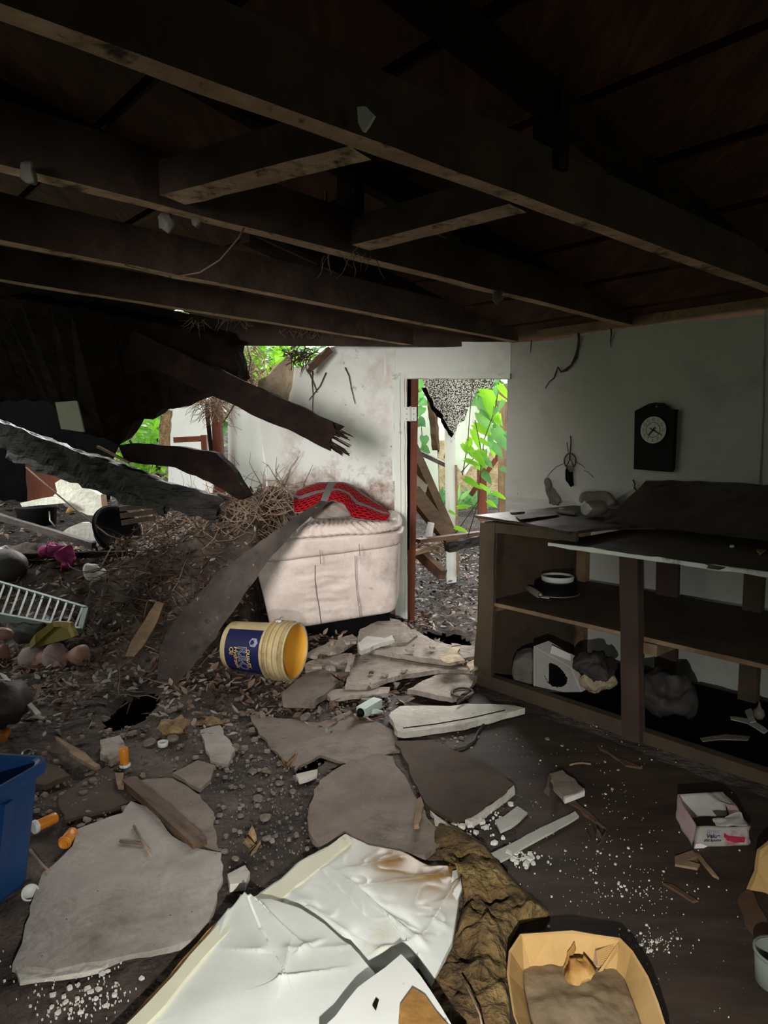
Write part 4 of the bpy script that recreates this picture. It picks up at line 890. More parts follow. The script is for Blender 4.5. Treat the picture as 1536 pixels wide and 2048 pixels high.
# ---- on the clock wall
def clock():
    R_ = RX; c = W(1306, 857, .05); pxs = FPX/ c.y
    def w(x, z, o): return c+R_*x+Z*z+Bd*(.05-o)
    t = thing('wall_clock', 'black wall clock with arched top and round white dial', 'clock', w(0, -.25, 0))
    s = c.y/FPX
    hw = .112
    out = [(-hw, -.228), (hw*.9, -.238), (hw, -.22), (hw, .085), (hw+.006, .10), (.078, .103), (.06, .118), (.034, .138), (0, .143), (-.034, .138), (-.06, .118), (-.078, .103), (-hw-.006, .10), (-hw, .085)]
    MB().prism([w(x, z, .04) for x, z in out], Bd*.04).done('case', K['black'], t)
    MB().lathe([(.078, -.001), (.080, .006), (.073, .008)], w(0, -.008, .04), -Bd, 48).done('bezel', K['blackm'], t)
    MB().lathe([(.0745, 0), (.0745, .0085)], w(0, -.008, .04), -Bd, 48, sm=False).done('dial', K['dial'], t)
    MB().lathe([(.0395, .0087), (.0395, .0093), (.042, .0093), (.042, .0087)], w(0, -.008, .04), -Bd, 48, caps=False).done('dial_ring', K['ink'], t)
    for k in range(1, 13):
        an = k*pi/6; cx, cz = .056*sin(an), .056*cos(an)-.008
        text(str(k), .024, K['ink'], 'numeral', t, lambda x, y, cx=cx, cz=cz: w(cx+x*.8, cz+y, .0495))
    def hand(dx, dz, wd, nm, o):
        L = sqrt(dx*dx+dz*dz); ex, ez = dx/L, dz/L; nx, nz_ = -ez, ex
        MB().prism([w(-ex*.02+nx*wd, -.008-ez*.02+nz_*wd, o), w(ex*L*.7+nx*wd, -.008+ez*L*.7+nz_*wd, o), w(dx, dz-.008, o), w(ex*L*.7-nx*wd, -.008+ez*L*.7-nz_*wd, o), w(-ex*.02-nx*wd, -.008-ez*.02-nz_*wd, o)], Bd*.001).done(nm, K['ink'], t)
    hand(.049, -.027, .0028, 'minute_hand', .0512); hand(-.030, -.035, .0038, 'hour_hand', .0525)
    MB().ell(w(0, -.008, .052), .005, .006, .006, n=10).done('hand_pin', K['ink'], t)
    MB().ell(w(.012, .120, .041), .005, .003, .006, n=8).done('stud', K['metal'], t)
clock()
def catcher():
    c = W(1140, 922, .012); R_ = RX
    def w(u, v, o=.012): return W(u, v, o)
    t = thing('dream_catcher', 'small dream catcher with dark feather hanging on the white wall', 'dream catcher', w(1140, 975))
    rr = .041
    def cp(an, r): return c+R_*(r*cos(an))+Z*(r*sin(an)*1.12)
    MB().tube([cp(k*pi/16, rr) for k in range(33)], .0045, 8).done('hoop', K['twigd'], t)
    mb = MB()
    for k in range(8):
        mb.tube([cp(k*pi/4, rr), cp(k*pi/4+pi/8+.2, rr*.55), cp((k+1)*pi/4, rr)], .0012, 5); mb.tube([cp(k*pi/4+pi/8+.2, rr*.55), cp(k*pi/4+pi/4+.3, rr*.3), cp(k*pi/4+pi/4+pi/8+.2, rr*.55)], .001, 4)
    mb.done('web', K['twig'], t)
    MB().tube([w(1141, 872), w(1142, 885), w(1140, 908), w(1139, 920)], .004, 8).tube([w(1134, 884), w(1135, 896), w(1137, 908)], .002, 6).done('cord', K['twigd'], t)
    MB().tube([w(1140, 918, .016), w(1133, 932, .016)], .0025, 6).tube([w(1140, 918, .016), w(1147, 932, .016)], .0025, 6).done('cross_cord', K['twigd'], t)
    MB().prism([w(*q, .016) for q in ((1133, 936), (1144, 936), (1146, 950), (1145, 962), (1148, 970), (1142, 974), (1137, 966), (1132, 960), (1132, 946))], -Bd*.006, .002, .012).done('feather', K['blackm'], t)
    MB().prism([w(*q, .02) for q in ((1134, 932), (1147, 930), (1147, 942), (1141, 944))], -Bd*.006, .003, .012).done('fluff', K['cottony'], t)
    MB().tube([w(1127, 927), w(1112, 934), (w(1103, 943)), w(1094, 954)], .0018, 5).tube([w(1153, 925), w(1163, 930), w(1170, 936)], .0018, 5).tube([w(1168, 941), w(1176, 944), w(1187, 955)], .0018, 5).done('side_twig', K['twigd'], t)
catcher()
def wroot(label, px, r0, r1):
    n = len(px); tag(MB().tube([W(u, v, .012+.008*sin(i*2)) for i, (u, v) in enumerate(px)], [r0+(r1-r0)*i/(n-1)+(.004 if i in (3, 5) and n > 6 else 0) for i in range(n)], 7).done('dangling_root', K['twigd']), label, 'root')
wroot('long kinked dark root dangling down the white wall', [(1157, 664), (1158, 680), (1155, 700), (1151, 716), (1143, 730), (1132, 740), (1122, 744), (1116, 734), (1112, 745), (1108, 756), (1098, 764), (1091, 776)], .008, .003)
wroot('short straight dark root at the top of the white wall', [(1222, 656), (1223, 668), (1221, 682), (1222, 694)], .006, .002)
wroot('thin short dark root nearest the doorway on the white wall', [(1063, 680), (1062, 692), (1061, 706)], .004, .002)
wroot('tiny dark root tip showing above the leaning counter board', [(1266, 960), (1270, 968), (1268, 976), (1274, 982)], .005, .003)
# ================================================================ RUBBLE NEAR THE DOOR
def slab(pts, m, label, z=.05, th=.03, name='broken_slab', cat='slab', jit=.006, tilt=None, sub=.035, group=None, ontop=False):
    P = []
    for q in pts:
        if len(q) > 2: P.append(G(*q))
        else: P.append(G(q[0], q[1], z))
    mb = MB().prism(P, (0, 0, -th), jit, sub)
    return tag(mb.done(name, m), label, cat, group)
slab([(720, 1258), (770, 1236), (800, 1240), (835, 1270), (815, 1285), (745, 1290), (716, 1278)], K['slab2'], 'dusty slab lump at the foot of the white door frame', .12, .10)
slab([(730, 1296), (775, 1286), (800, 1262), (830, 1258), (870, 1283), (905, 1290), (955, 1292), (952, 1312), (905, 1322), (840, 1315)], K['slab2'], 'large dusty top slab of the pile in front of the doorway', .105, .028)
slab([(612, 1308), (655, 1285), (705, 1268), (716, 1280), (680, 1300), (630, 1312)], K['slab2'], 'narrow dusty slab leaning toward the sofa bottom', .075, .02)
slab([(690, 1370), (702, 1318), (730, 1310), (850, 1322), (950, 1328), (945, 1340), (880, 1338), (800, 1350), (745, 1368)], K['slab2'], 'broad cracked slab in the middle of the pile by the doorway', .07, .025)
slab([(608, 1328), (640, 1312), (700, 1306), (705, 1318), (690, 1352), (655, 1345), (612, 1342)], K['slab2'], 'cracked slab just right of the bucket mouth', .05, .02)
slab([(563, 1385), (615, 1345), (650, 1338), (680, 1362), (660, 1378), (628, 1405), (566, 1403)], K['slab4'], 'brown slab with clean front edge below the bucket mouth', .06, .03)
slab([(652, 1385), (672, 1378), (780, 1374), (776, 1386), (660, 1395)], K['slab2'], 'long thin slab strip in front of the pile', .045, .022)
slab([(815, 1378), (870, 1350), (952, 1338), (955, 1352), (938, 1382), (905, 1396)], K['slab2'], 'dusty slab tucked against the cabinet corner', .05, .025)
slab([(778, 1430), (800, 1412), (860, 1411), (900, 1412), (930, 1407), (1010, 1409), (1050, 1416), (930, 1448), (808, 1464), (795, 1462)], K['slab3'], 'long pale wedge slab with a drawn line near its edge', .04, .028)
tag(MB().tube([G(*q, .0415) for q in ((806, 1456), (870, 1448), (940, 1436), (1010, 1420))], .0022, 4).done('edge_line', K['dark']), 'dark thin cord line lying along the pale wedge slab', 'cord')
slab([(715, 1286), (735, 1272), (770, 1276), (784, 1270), (789, 1279), (755, 1288), (722, 1302)], K['chips'], 'white bent trim fragment on top of the slab pile', .14, .025, 'trim_fragment', 'fragment')
slab([(734, 1290), (770, 1282), (778, 1288), (740, 1298)], K['chips'], 'small white plaster flake under the trim fragment', .125, .006, 'plaster_flake', 'flake')
slab([(880, 1318), (905, 1294), (920, 1292), (915, 1305), (930, 1320), (895, 1326)], K['tanpaper'], 'crumpled pale yellow paper on the top slab', .135, .015, 'paper_scrap', 'paper')
slab([(690, 1340), (697, 1312), (712, 1308), (700, 1340)], K['slab2'], 'small upright slab splinter between the middle slabs', .10, .03, 'slab_splinter', 'fragment')
slab([(935, 1325), (952, 1315), (956, 1335), (940, 1342)], K['tanpaper'], 'torn paper at the cabinet end of the slab pile', .10, .012, 'paper_scrap', 'paper')
# pale fixture, cords
def fixture():
    c = G(738, 1422, .03); t = thing('plastic_fitting', 'pale mint plastic fitting lying in front of the slab pile', 'fitting', c-Z*.03)
    a, b = G(722, 1425, .04), G(756, 1404, .045)
    MB().beam(a, b, .05, .045, n=4, rough=.002).done('body', K['mint'], t)
    MB().tube([c, G(765, 1424, .02)], [.02, .006], 10).done('spout', K['mint'], t)
    MB().ell(a, .022, .02, .022, n=10).done('dark_socket', K['black'], t)
fixture()
def cord(name, label, pts, r, m, z=.02):
    tag(MB().tube([G(u, v, z) for u, v in pts], r, 7).done(name, m), label, 'cord')
lp = [(925+22*cos(k*.5), 1385-9*sin(k*.5)) for k in range(14)]
cord('coiled_cord', 'looped pale cord on the slab beside the cabinet corner', lp+[(930, 1396), (915, 1406)], .006, K['grey_wood'], .058)
cord('loose_cable', 'curved grey cord on the dark floor below the wedge slab', [(872, 1500), (900, 1502), (930, 1494), (948, 1482), (956, 1464), (968, 1448), (985, 1438)], .006, K['grey_wood'], .012)
cord('loose_cable', 'dark curled cord around the mint plastic fitting', [(760, 1408), (768, 1420), (770, 1432), (745, 1438), (715, 1435), (705, 1422), (712, 1408)], .004, K['twigd'], .02)
cord('curled_splinter', 'curled pale cord on the floor near the cabinet base', [(1140, 1530), (1150, 1527), (1165, 1526), (1182, 1528)], .004, K['twig'], .012)
# ================================================================ FLOOR SLABS
slab([(25, 1928), (50, 1850), (85, 1745), (145, 1692), (150, 1660), (245, 1626), (262, 1602), (300, 1614), (345, 1672), (385, 1694), (443, 1705), (446, 1760), (418, 1840), (380, 1880), (300, 1902), (170, 1925), (110, 1940)], K['slab'], 'largest pale grey floor slab at lower left beside the blue bin', .02, .022)
slab([(30, 1932), (110, 1942), (180, 1928), (225, 1918), (205, 1935), (130, 1950), (40, 1962)], K['slab3'], 'crumbly pale plaster strip along the front edge of the largest slab', .012, .012, 'plaster_strip', 'plaster')
slab([(255, 1562), (345, 1556), (400, 1590), (428, 1625), (438, 1700), (400, 1690), (330, 1630)], K['slab4'], 'brown slab right of the dark floor strip at lower left', .018, .02)
slab([(345, 1545), (395, 1520), (430, 1530), (420, 1560), (400, 1578)], K['slab4'], 'small square slab above the brown one on the left floor', .018, .02)
slab([(400, 1460), (440, 1450), (470, 1500), (455, 1530), (420, 1520)], K['slab'], 'mid grey slab piece in the rubble right of the pill bottle', .02, .02)
tag(MB().beam(G(258, 1562, .025), G(400, 1690, .025), .05, .03, n=14, rough=.003).done('floor_batten', K['brown_wood']), 'dark narrow batten lying between the two left floor slabs', 'batten')
slab([(215, 1530), (245, 1560), (270, 1600), (180, 1628), (130, 1640), (120, 1590)], K['browns'], 'dark brown slab above the largest pale slab', .012, .012)
slab([(30, 1510), (110, 1530), (140, 1550), (90, 1570), (10, 1560), (-20, 1530)], K['browns'], 'flat brown board piece behind the blue bin', .03, .02, 'board_piece', 'board')
slab([(500, 1430), (640, 1445), (700, 1420), (790, 1462), (800, 1500), (700, 1530), (640, 1510), (590, 1540), (520, 1470)], K['slab4'], 'thin dusty brown floor sheet in the middle of the room', .012, .012, 'floor_sheet_piece', 'sheet')
slab([(619, 1610), (640, 1560), (685, 1530), (722, 1520), (745, 1508), (785, 1512), (800, 1540), (835, 1600), (890, 1680), (850, 1710), (735, 1690), (690, 1665), (640, 1690), (617, 1660)], K['slab4'], 'tan floor slab with cracks right above the white vinyl sheet', .02, .02)
slab([(790, 1482), (860, 1480), (960, 1520), (1028, 1568), (1005, 1592), (940, 1635), (905, 1640), (850, 1605)], K['browns'], 'dark brown floor panel with broken white right edge', .022, .02)
slab([(1028, 1570), (1030, 1582), (1000, 1605), (945, 1645), (930, 1640), (1005, 1592)], K['slab3'], 'white broken plaster edge of the dark brown panel', .02, .018, 'plaster_edge', 'plaster')
slab([(860, 1620), (885, 1640), (920, 1660), (925, 1678), (900, 1670), (870, 1650)], K['slab3'], 'white plaster shard between tan slab and brown batt', .02, .018, 'plaster_edge', 'plaster')
slab([(990, 1640), (1035, 1612), (1055, 1625), (1040, 1640), (1000, 1662)], K['paper'], 'short grey strip piece beside the long pale strip', .012, .01, 'strip_piece', 'strip')
slab([(978, 1708), (1150, 1622), (1158, 1632), (1000, 1722)], K['paper'], 'long pale flat wood strip on the dark floor', .014, .008, 'wood_strip', 'strip', jit=.002)
slab([(1098, 1548), (1125, 1540), (1150, 1558), (1168, 1578), (1128, 1592), (1108, 1572)], K['slab4'], 'small square chunk with white broken edge on the dark floor', .035, .02, 'floor_chunk', 'chunk')
slab([(1114, 1572), (1130, 1590), (1168, 1576), (1170, 1582), (1130, 1597)], K['chips'], 'white broken edge below the small square chunk', .032, .02, 'plaster_edge', 'plaster', jit=.002)
slab([(1088, 1580), (1096, 1553), (1104, 1552), (1098, 1588)], K['brown_wood'], 'upright brown splinter at the left of the square chunk', .05, .01, 'splinter', 'splinter')
slab([(1195, 1490), (1225, 1508), (1285, 1535), (1250, 1530)], K['brown_wood'], 'tan flat splinter near the cabinet base rail', .012, .008, 'splinter', 'splinter')
slab([(1128, 1595), (1150, 1600), (1212, 1655), (1200, 1650)], K['brown_wood'], 'long brown splinter running right from the square chunk', .012, .008, 'splinter', 'splinter')
slab([(1325, 1765), (1345, 1768), (1395, 1800), (1385, 1802)], K['brown_wood'], 'small flat brown splinter on the dark floor below the spoon box', .01, .006, 'splinter', 'splinter')
slab([(828, 1650), (832, 1600), (842, 1592), (848, 1610), (838, 1648)], K['tan_wood'], 'pale upright splinter on the right edge of the tan slab', .05, .015, 'splinter', 'splinter', jit=.002)
slab([(592, 1548), (635, 1538), (634, 1550), (598, 1562)], K['slab3'], 'pale oblong plaster chip above the tan slab', .02, .014, 'plaster_chip', 'chip')
slab([(455, 1748), (490, 1730), (500, 1745), (490, 1765), (460, 1768)], K['slab3'], 'pale chunk beside the upper left edge of the vinyl sheet', .03, .025, 'plaster_chip', 'chip')
slab([(230, 1545), (248, 1546), (248, 1570), (236, 1570)], K['tan_wood'], 'small tan block below the standing pill bottle', .03, .02, 'wood_chip', 'chip')
slab([(110, 1472), (160, 1500), (200, 1530), (190, 1535), (140, 1505)], K['tan_wood'], 'long splintered lath left of the standing pill bottle', .04, .015, 'splintered_lath', 'lath')
slab([(200, 1480), (240, 1470), (250, 1500), (220, 1520), (200, 1505)], K['slab2'], 'broken pale slab behind the standing pill bottle', .03, .03)
slab([(0, 1345), (12, 1350), (82, 1425), (72, 1430)], K['paper'], 'long narrow pale stick leaning at the left picture edge', .12, .012, 'stick', 'stick', jit=.001)
# ---- star shaped bumpy sheets
def blob(outline, c, fn, nr=26, na=110, skirt=.02, z0=0.0, zp=0.0):
    """outline px polygon -> bumpy sheet; fn(p, t) height"""
    C_ = G(c[0], c[1], zp); P = [G(u, v, zp) for u, v in outline]
    for p_ in P+[C_]: p_.z = 0
    n = len(P); L = [0]
    for i in range(n): L.append(L[-1]+(P[(i+1) % n]-P[i]).length)
    ring = []
    for k in range(na):
        s = L[-1]*k/na; i = max(j for j in range(n) if L[j] <= s); f = (s-L[i])/(L[i+1]-L[i]); ring.append(P[i].lerp(P[(i+1) % n], f))
    mb = MB(); cv = mb.b.verts.new(C_+Z*(z0+fn(C_, 0))); prev = None
    for j in range(1, nr+1):
        t = j/nr; cur = []
        for k in range(na):
            p = C_.lerp(ring[k], t); cur.append(mb.b.verts.new(p+Z*(z0+fn(p, t))))
        for k in range(na):
            if prev is None: mb.face([cv, cur[k], cur[(k+1) % na]], True)
            else: mb.face([prev[k], cur[k], cur[(k+1) % na], prev[(k+1) % na]], True)
        prev = cur
    if skirt:
        cur = [mb.b.verts.new(V((v.co.x, v.co.y, max(-.005, v.co.z-skirt)))) for v in prev]
        for k in range(na): mb.face([prev[k], cur[k], cur[(k+1) % na], prev[(k+1) % na]])
        mb.face(cur[::-1])
    return mb
def ridge(p, s, o=0): return 1-abs(noise.noise(V((p.x*s+o, p.y*s-o, o*1.7))))*2
bt = [(850, 1648), (880, 1640), (925, 1668), (965, 1692), (1000, 1735), (1030, 1775), (1085, 1818), (1100, 1835), (1040, 1850), (1020, 1890), (1014, 1960), (1022, 2075), (870, 2090), (862, 1985), (905, 1900), (928, 1810), (905, 1735), (870, 1705)]
mb = blob(bt, (960, 1860), lambda p, t: .012+.05*(1-t**5)*(.55+.8*noise.noise(V((p.x*9, p.y*9, 1)))+.5*noise.noise(V((p.x*22, p.y*22, 4)))+.25*noise.noise(V((p.x*50, p.y*50, 2)))), 40, 150, .03)
tag(mb.done('insulation_batt', K['batt']), 'lumpy rotten brown insulation batt lying right of the white vinyl sheet', 'insulation')
def vinylmat():
    m = mat('white_vinyl_with_brown_stain', ['#c9cac1', '#d6d8d1', '#dfe1db'], 2, .36, .1, dirt=[('#3b342c', 20, .68, .75), ('#c2b78e', 2.2, .58, .75)], spec=.45)
    nt = m.node_tree; N = nt.nodes; L = nt.links; b = next(n for n in N if n.type == 'BSDF_PRINCIPLED'); src = b.inputs['Base Color'].links[0].from_socket
    t = N.new('ShaderNodeTexCoord'); no = N.new('ShaderNodeTexNoise'); no.inputs['Scale'].default_value = 5; no.inputs['Detail'].default_value = 7; L.new(t.outputs['Object'], no.inputs[0])
    return m, N, L, b, src, t, no
def creases(segs):
    S = [(G(a, b), G(c, d), h, w_) for a, b, c, d, h, w_ in segs]
    def f(p):
        z = 0
        for a, b, h, w_ in S:
            ab = b-a; t = max(0, min(1, (p-a).dot(ab)/ab.dot(ab))); d = (p-(a+ab*t)); q = d.length; z += h*(1-.7*t)*math.exp(-(q/w_))*(1.25 if d.cross(ab).z > 0 else .75)
        return z
    return f
CU = creases([(905, 745, 855, 840, 0, .01), (918, 1790, 842, 1915, .016, .02), (842, 1920, 745, 1840, .014, .018), (885, 1775, 720, 1800, .010, .022), (800, 1740, 690, 1765, .008, .02), (700, 1790, 800, 1880, .012, .03), (640, 1760, 720, 1850, .008, .03), (910, 1830, 840, 1835, .008, .012), (890, 1880, 835, 1860, .008, .012), (690, 1900, 560, 1800, .018, .03), (760, 1930, 860, 1900, .012, .02)])
CL = creases([(475, 1830, 560, 1990, .03, .035), (480, 1830, 610, 1945, .022, .03), (470, 1850, 440, 1930, .02, .03), (580, 1960, 560, 2045, .012, .02), (520, 1965, 440, 1950, .010, .02), (560, 1805, 730, 1930, .022, .025), (740, 1940, 600, 1960, .010, .02), (690, 1890, 620, 1850, .01, .02), (560, 2020, 700, 1985, .012, .02), (600, 1960, 640, 1930, .010, .015)])
def upper_sheet():
    ou = [(692, 1666), (735, 1690), (800, 1700), (860, 1730), (918, 1732), (922, 1775), (905, 1880), (868, 1955), (838, 1915), (760, 1935), (720, 1925), (650, 1865), (590, 1825), (490, 1806), (560, 1757), (600, 1720), (655, 1692)]
    mb = blob(ou, (740, 1800), lambda p, t: .03+.006*(1-t**3)+CU(p)+.003*noise.noise(V((p.x*12, p.y*12, 2)))+.0025*max(0, ridge(p, 14, 8))**4, 60, 190, .03, zp=.033)
    m, N, L, b, src, t, no = vinylmat()
    o = mb.done('vinyl_sheet', m); tag(o, 'upper half of the crumpled white vinyl sheet, with a brown stain at its far corner', 'vinyl sheet')
    # brown water stain in the far right corner
    sp = G(850, 1745)-o.location; d = N.new('ShaderNodeVectorMath'); d.operation = 'DISTANCE'; d.inputs[1].default_value = (sp.x, sp.y, 0.04); L.new(t.outputs['Object'], d.inputs[0])
    a = N.new('ShaderNodeMath'); a.operation = 'MULTIPLY_ADD'; L.new(no.outputs[0], a.inputs[0]); a.inputs[1].default_value = -.22; L.new(d.outputs['Value'], a.inputs[2])
    r = N.new('ShaderNodeMapRange'); r.inputs[1].default_value = -.02; r.inputs[2].default_value = .13; r.inputs[3].default_value = .95; r.inputs[4].default_value = 0; L.new(a.outputs[0], r.inputs[0])
    mx = N.new('ShaderNodeMix'); mx.data_type = 'RGBA'; L.new(r.outputs[0], mx.inputs[0]); L.new(src, mx.inputs[6]); mx.inputs[7].default_value = lin('#8a6220'); L.new(mx.outputs[2], b.inputs['Base Color'])
    for k in range(2):
        pp = ((690, 1668), (655, 1695), (603, 1722), (562, 1760), (490, 1808), (505, 1812), (560, 1798), (590, 1772), (640, 1735), (680, 1700), (705, 1680)) if k == 0 else ((905, 1742), (921, 1737), (924, 1775), (915, 1800), (900, 1780))
        MB().prism([G(u, v, .046 if k == 0 else .043) for u, v in pp], (0, 0, -.012), .002, .03).done('hem', K['cream'] if k == 0 else K['vinyl'], o)
        bpy.context.view_layer.update()
upper_sheet()
def lower_sheet():
    ou = [(482, 1815), (540, 1800), (600, 1818), (650, 1850), (720, 1910), (750, 1945), (770, 1990), (760, 2085), (600, 2110), (225, 2075), (300, 2005), (345, 1955), (400, 1888), (440, 1845)]
    mb = blob(ou, (560, 1960), lambda p, t: .06+.008*(1-t**3)+CL(p)+.003*noise.noise(V((p.x*10, p.y*10, 5))), 64, 190, .03, zp=.063)
    o = mb.done('vinyl_sheet', K['vinyl']); tag(o, 'lower half of the crumpled white vinyl sheet, nearest the camera', 'vinyl sheet')
    pp = ((483, 1815), (440, 1845), (400, 1888), (345, 1953), (298, 2003), (225, 2075), (262, 2078), (330, 2010), (385, 1940), (420, 1900), (455, 1865), (478, 1830))
    MB().prism([G(u, v, .074) for u, v in pp], (0, 0, -.012), .0015, .03).done('hem', K['cream'], o)
    pp = ((476, 1812), (435, 1842), (395, 1885), (338, 1952), (290, 2002), (215, 2075), (232, 2075), (305, 2002), (352, 1952), (405, 1888), (445, 1846), (480, 1820))
    MB().prism([G(u, v, .055) for u, v in pp], (0, 0, -.03), .004, .03).done('stained_backing', K['rust'], o)
lower_sheet()
slab([(715, 1975), (770, 1935), (802, 1908), (840, 1950), (880, 2010), (935, 2085), (690, 2100), (640, 2060)], K['wallp'], 'white painted board lying over the nearest edge of the vinyl sheet', .125, .02, 'white_board', 'board', jit=.004)
slab([(800, 2010), (825, 1975), (850, 1990), (905, 2060), (915, 2085), (800, 2085)], K['rust'], 'rusty brown flaky patch on the corner of the white board', .135, .01, 'rust_flake', 'flake')
scrap('dead_leaf', [(745, 2012), (752, 1998), (758, 2003), (752, 2022)], .003, K['dark'], 'single dark dead leaf lying on the white board', 'leaf', z=.127)
# ---- cardboard tray
def tray():
    rim = [(1022, 1905), (1044, 1872), (1100, 1869), (1145, 1866), (1190, 1874), (1238, 1880), (1262, 1905), (1292, 1955), (1312, 2005), (1330, 2060), (1338, 2130), (1070, 2130), (1030, 2030), (1018, 1950)]
    base = [(1048, 1945), (1062, 1938), (1110, 1944), (1150, 1944), (1190, 1946), (1232, 1948), (1248, 1965), (1262, 2000), (1280, 2050), (1290, 2090), (1295, 2130), (1090, 2130), (1060, 2040), (1048, 1980)]
    R_ = [G(u, v, .085) for u, v in rim]; B_ = [G(u, v, .006) for u, v in base]; n = len(R_); c = sum(B_, V())/n
    t = thing('cardboard_tray', 'brown cardboard tray of dried sludge at the bottom edge of the picture', 'tray', c-Z*.006)
    mb = MB(); ro = [p+(p-c).normalized()*.006 for p in R_]; bo = [p+(p-c).normalized()*.006 for p in B_]
    for i in range(n):
        j = (i+1) % n; v = [mb.b.verts.new(q) for q in (B_[i], B_[j], R_[j], R_[i], bo[i], bo[j], ro[j], ro[i])]
        mb.face([v[0], v[1], v[2], v[3]]); mb.face([v[4], v[7], v[6], v[5]]); mb.face([v[3], v[2], v[6], v[7]])
    mb.done('side_wall', K['card'], t)
    mb = MB(); rr = [p+(p-c).normalized()*.008+Z*.001 for p in R_]; rb = [p+(p-c).normalized()*.010-Z*.0 for p in B_]
    for i in range(n):
        j = (i+1) % n; v = [mb.b.verts.new(q) for q in (rb[i], rb[j], rr[j], rr[i])]; mb.face(v)
    mb.done('outer_lining', K['black'], t)
    MB().prism([p-Z*.002 for p in B_], (0, 0, -.003)).done('bottom', K['card'], t)
    ou = [(1046, 1925), (1066, 1922), (1106, 1930), (1112, 1920), (1150, 1932), (1190, 1935), (1234, 1932), (1245, 1960), (1262, 2000), (1280, 2050), (1290, 2090), (1292, 2120), (1090, 2120), (1060, 2040), (1048, 1980)]
    o2 = []
    blob(ou, (1170, 2020), lambda p, q: .018+.008*(1-q**4)+.010*noise.noise(V((p.x*14, p.y*14, 3)))+.005*noise.noise(V((p.x*40, p.y*40, 1)))-.004*q, 22, 90, .012).done('dried_sludge', K['cardin'], t)
    MB().prism([G(1190, 1900, .06), G(1232, 1884, .075), G(1212, 1935, .03), G(1186, 1930, .03)], (.002, .004, 0)).done('torn_flap', K['tan_wood'], t)
    mb = MB()
    for k in range(9):
        f = k/9; mb.beam(G(1192+3*f, 1903+28*f, .062-.03*f), G(1230-16*f, 1888+42*f, .074-.04*f), .003, .003)
    mb.done('corrugation', K['card'], t)
    MB().prism([G(1236, 1886, .082), G(1238, 1900, .075), G(1205, 1942, .03), G(1196, 1944, .028)], (.003, .003, .0)).done('torn_flap', K['card'], t)
    s = thing('crumpled_scrap', 'crumpled amber paper scrap sitting in the cardboard tray', 'scrap', G(1155, 1945, .028))
    cc = G(1155, 1938, .04)
    MB().ell(cc, .026, .02, .022, n=18, fn=lambda q: q+V((nz(q, 30), nz(q, 30, 3), nz(q, 30, 5)))*.022+V((nz(q, 75), nz(q, 75, 3), nz(q, 75, 5)))*.012).done('lump', K['rust'], s)
    MB().prism([G(1126, 1938, .03), G(1134, 1905, .055), G(1147, 1885, .075), G(1150, 1900, .06), G(1140, 1930, .04)], (.003, .003, 0), .002, .01).done('leafy_end', K['rust'], s)
tray()
# ---- spoon carton
def spoonbox():
    fl, fr_ = G(1386, 1697), G(1497, 1692); bl = G(1352, 1640); dv = bl-fl; br = fr_+dv*1.02; h = .083
    t = thing('spoon_carton', 'open crushed pink and white spoon carton on the dark floor', 'carton', (fl+br)/2)
    ftl, ftr = fl+Z*h+V((.004, -.012, 0)), fr_+Z*(h*.82)+V((0, .0, 0)); btl, btr = bl+Z*h*1.05+V((.006, .01, 0)), br+Z*h*1.0+V((-.01, .02, 0))
    def quad(n, a, b, c, d, m, w_=.006, parent=t):
        nn = (b-a).cross(d-a).normalized()
        return MB().grid(lambda s, q: a.lerp(b, s).lerp(d.lerp(c, s), q)+nn*(w_*noise.noise(V((s*2.5, q*2.5, len(n))))), 14, 8, thick=.0025).done(n, m, parent)
    fp = quad('front_panel', fl, fr_, ftr, ftl, K['whitebox'], .004)
    quad('back_panel', bl, br, btr, btl, K['whitebox']); quad('left_panel', fl, bl, btl, ftl, K['pinkbox'], .008); quad('right_panel', fr_, br, btr, ftr, K['pinkbox'], .012)
    quad('bottom_panel', fl+Z*.003, fr_+Z*.003, br+Z*.003, bl+Z*.003, K['whitebox'], 0)
    quad('crushed_flap', ftl.lerp(ftr, .35), ftr, ftr.lerp(btr, .35)+Z*.004, ftl.lerp(btl, .25).lerp(ftr, .35)+Z*.006, K['whitebox'], .012)
    quad('top_flap', btl.lerp(btr, .55), btr, ftr.lerp(btr, .5)+Z*.008, btl.lerp(btr, .55).lerp(ftr, .35)+Z*.004, K['whitebox'], .006)
    ex = (fr_-fl).normalized(); W_ = (fr_-fl).length; nn = (ftl-fl).cross(ex).normalized()*1
    if nn.y > 0: nn = -nn
    def on(x, y):    # metres along the front, and up it
        s = x/W_; q = y/h; a = fl.lerp(fr_, s).lerp(ftl.lerp(ftr, s), q); return a+nn*.0065
    def pt(cx, cy): return lambda x, y: on(cx+x, cy+y)
    text('Great', .019, K['silver'], 'lettering', t, pt(.055, .066)); text('Value', .021, K['inkblue'], 'lettering', t, pt(.058, .049), bold=.0006); text('300 Spoons', .0125, K['ink'], 'lettering', t, pt(.058, .033), bold=.0003)
    MB().prism([on(*q) for q in ((.095, .062), (.105, .052), (.17, .04), (.168, .022), (.135, .02), (.11, .03), (.095, .045))], nn*-.001, .002, .01).done('printed_patch', K['crimson'], t)
    MB().prism([on(*q) for q in ((.0, .004), (.03, .004), (.045, .012), (.02, .024), (.002, .022))], nn*-.001, .001, .01).done('printed_patch', K['pinkbox'], t)
spoonbox()
slab([(1350, 1712), (1385, 1700), (1395, 1712), (1372, 1720), (1400, 1728), (1395, 1736), (1350, 1728)], K['tan_wood'], 'bent tan splinter in front of the spoon carton', .014, .008, 'splinter', 'splinter', jit=.002)
slab([(1388, 1704), (1400, 1708), (1438, 1755), (1425, 1748)], K['tan_wood'], 'straight tan splinter running down from the spoon carton corner', .012, .008, 'splinter', 'splinter', jit=.002)
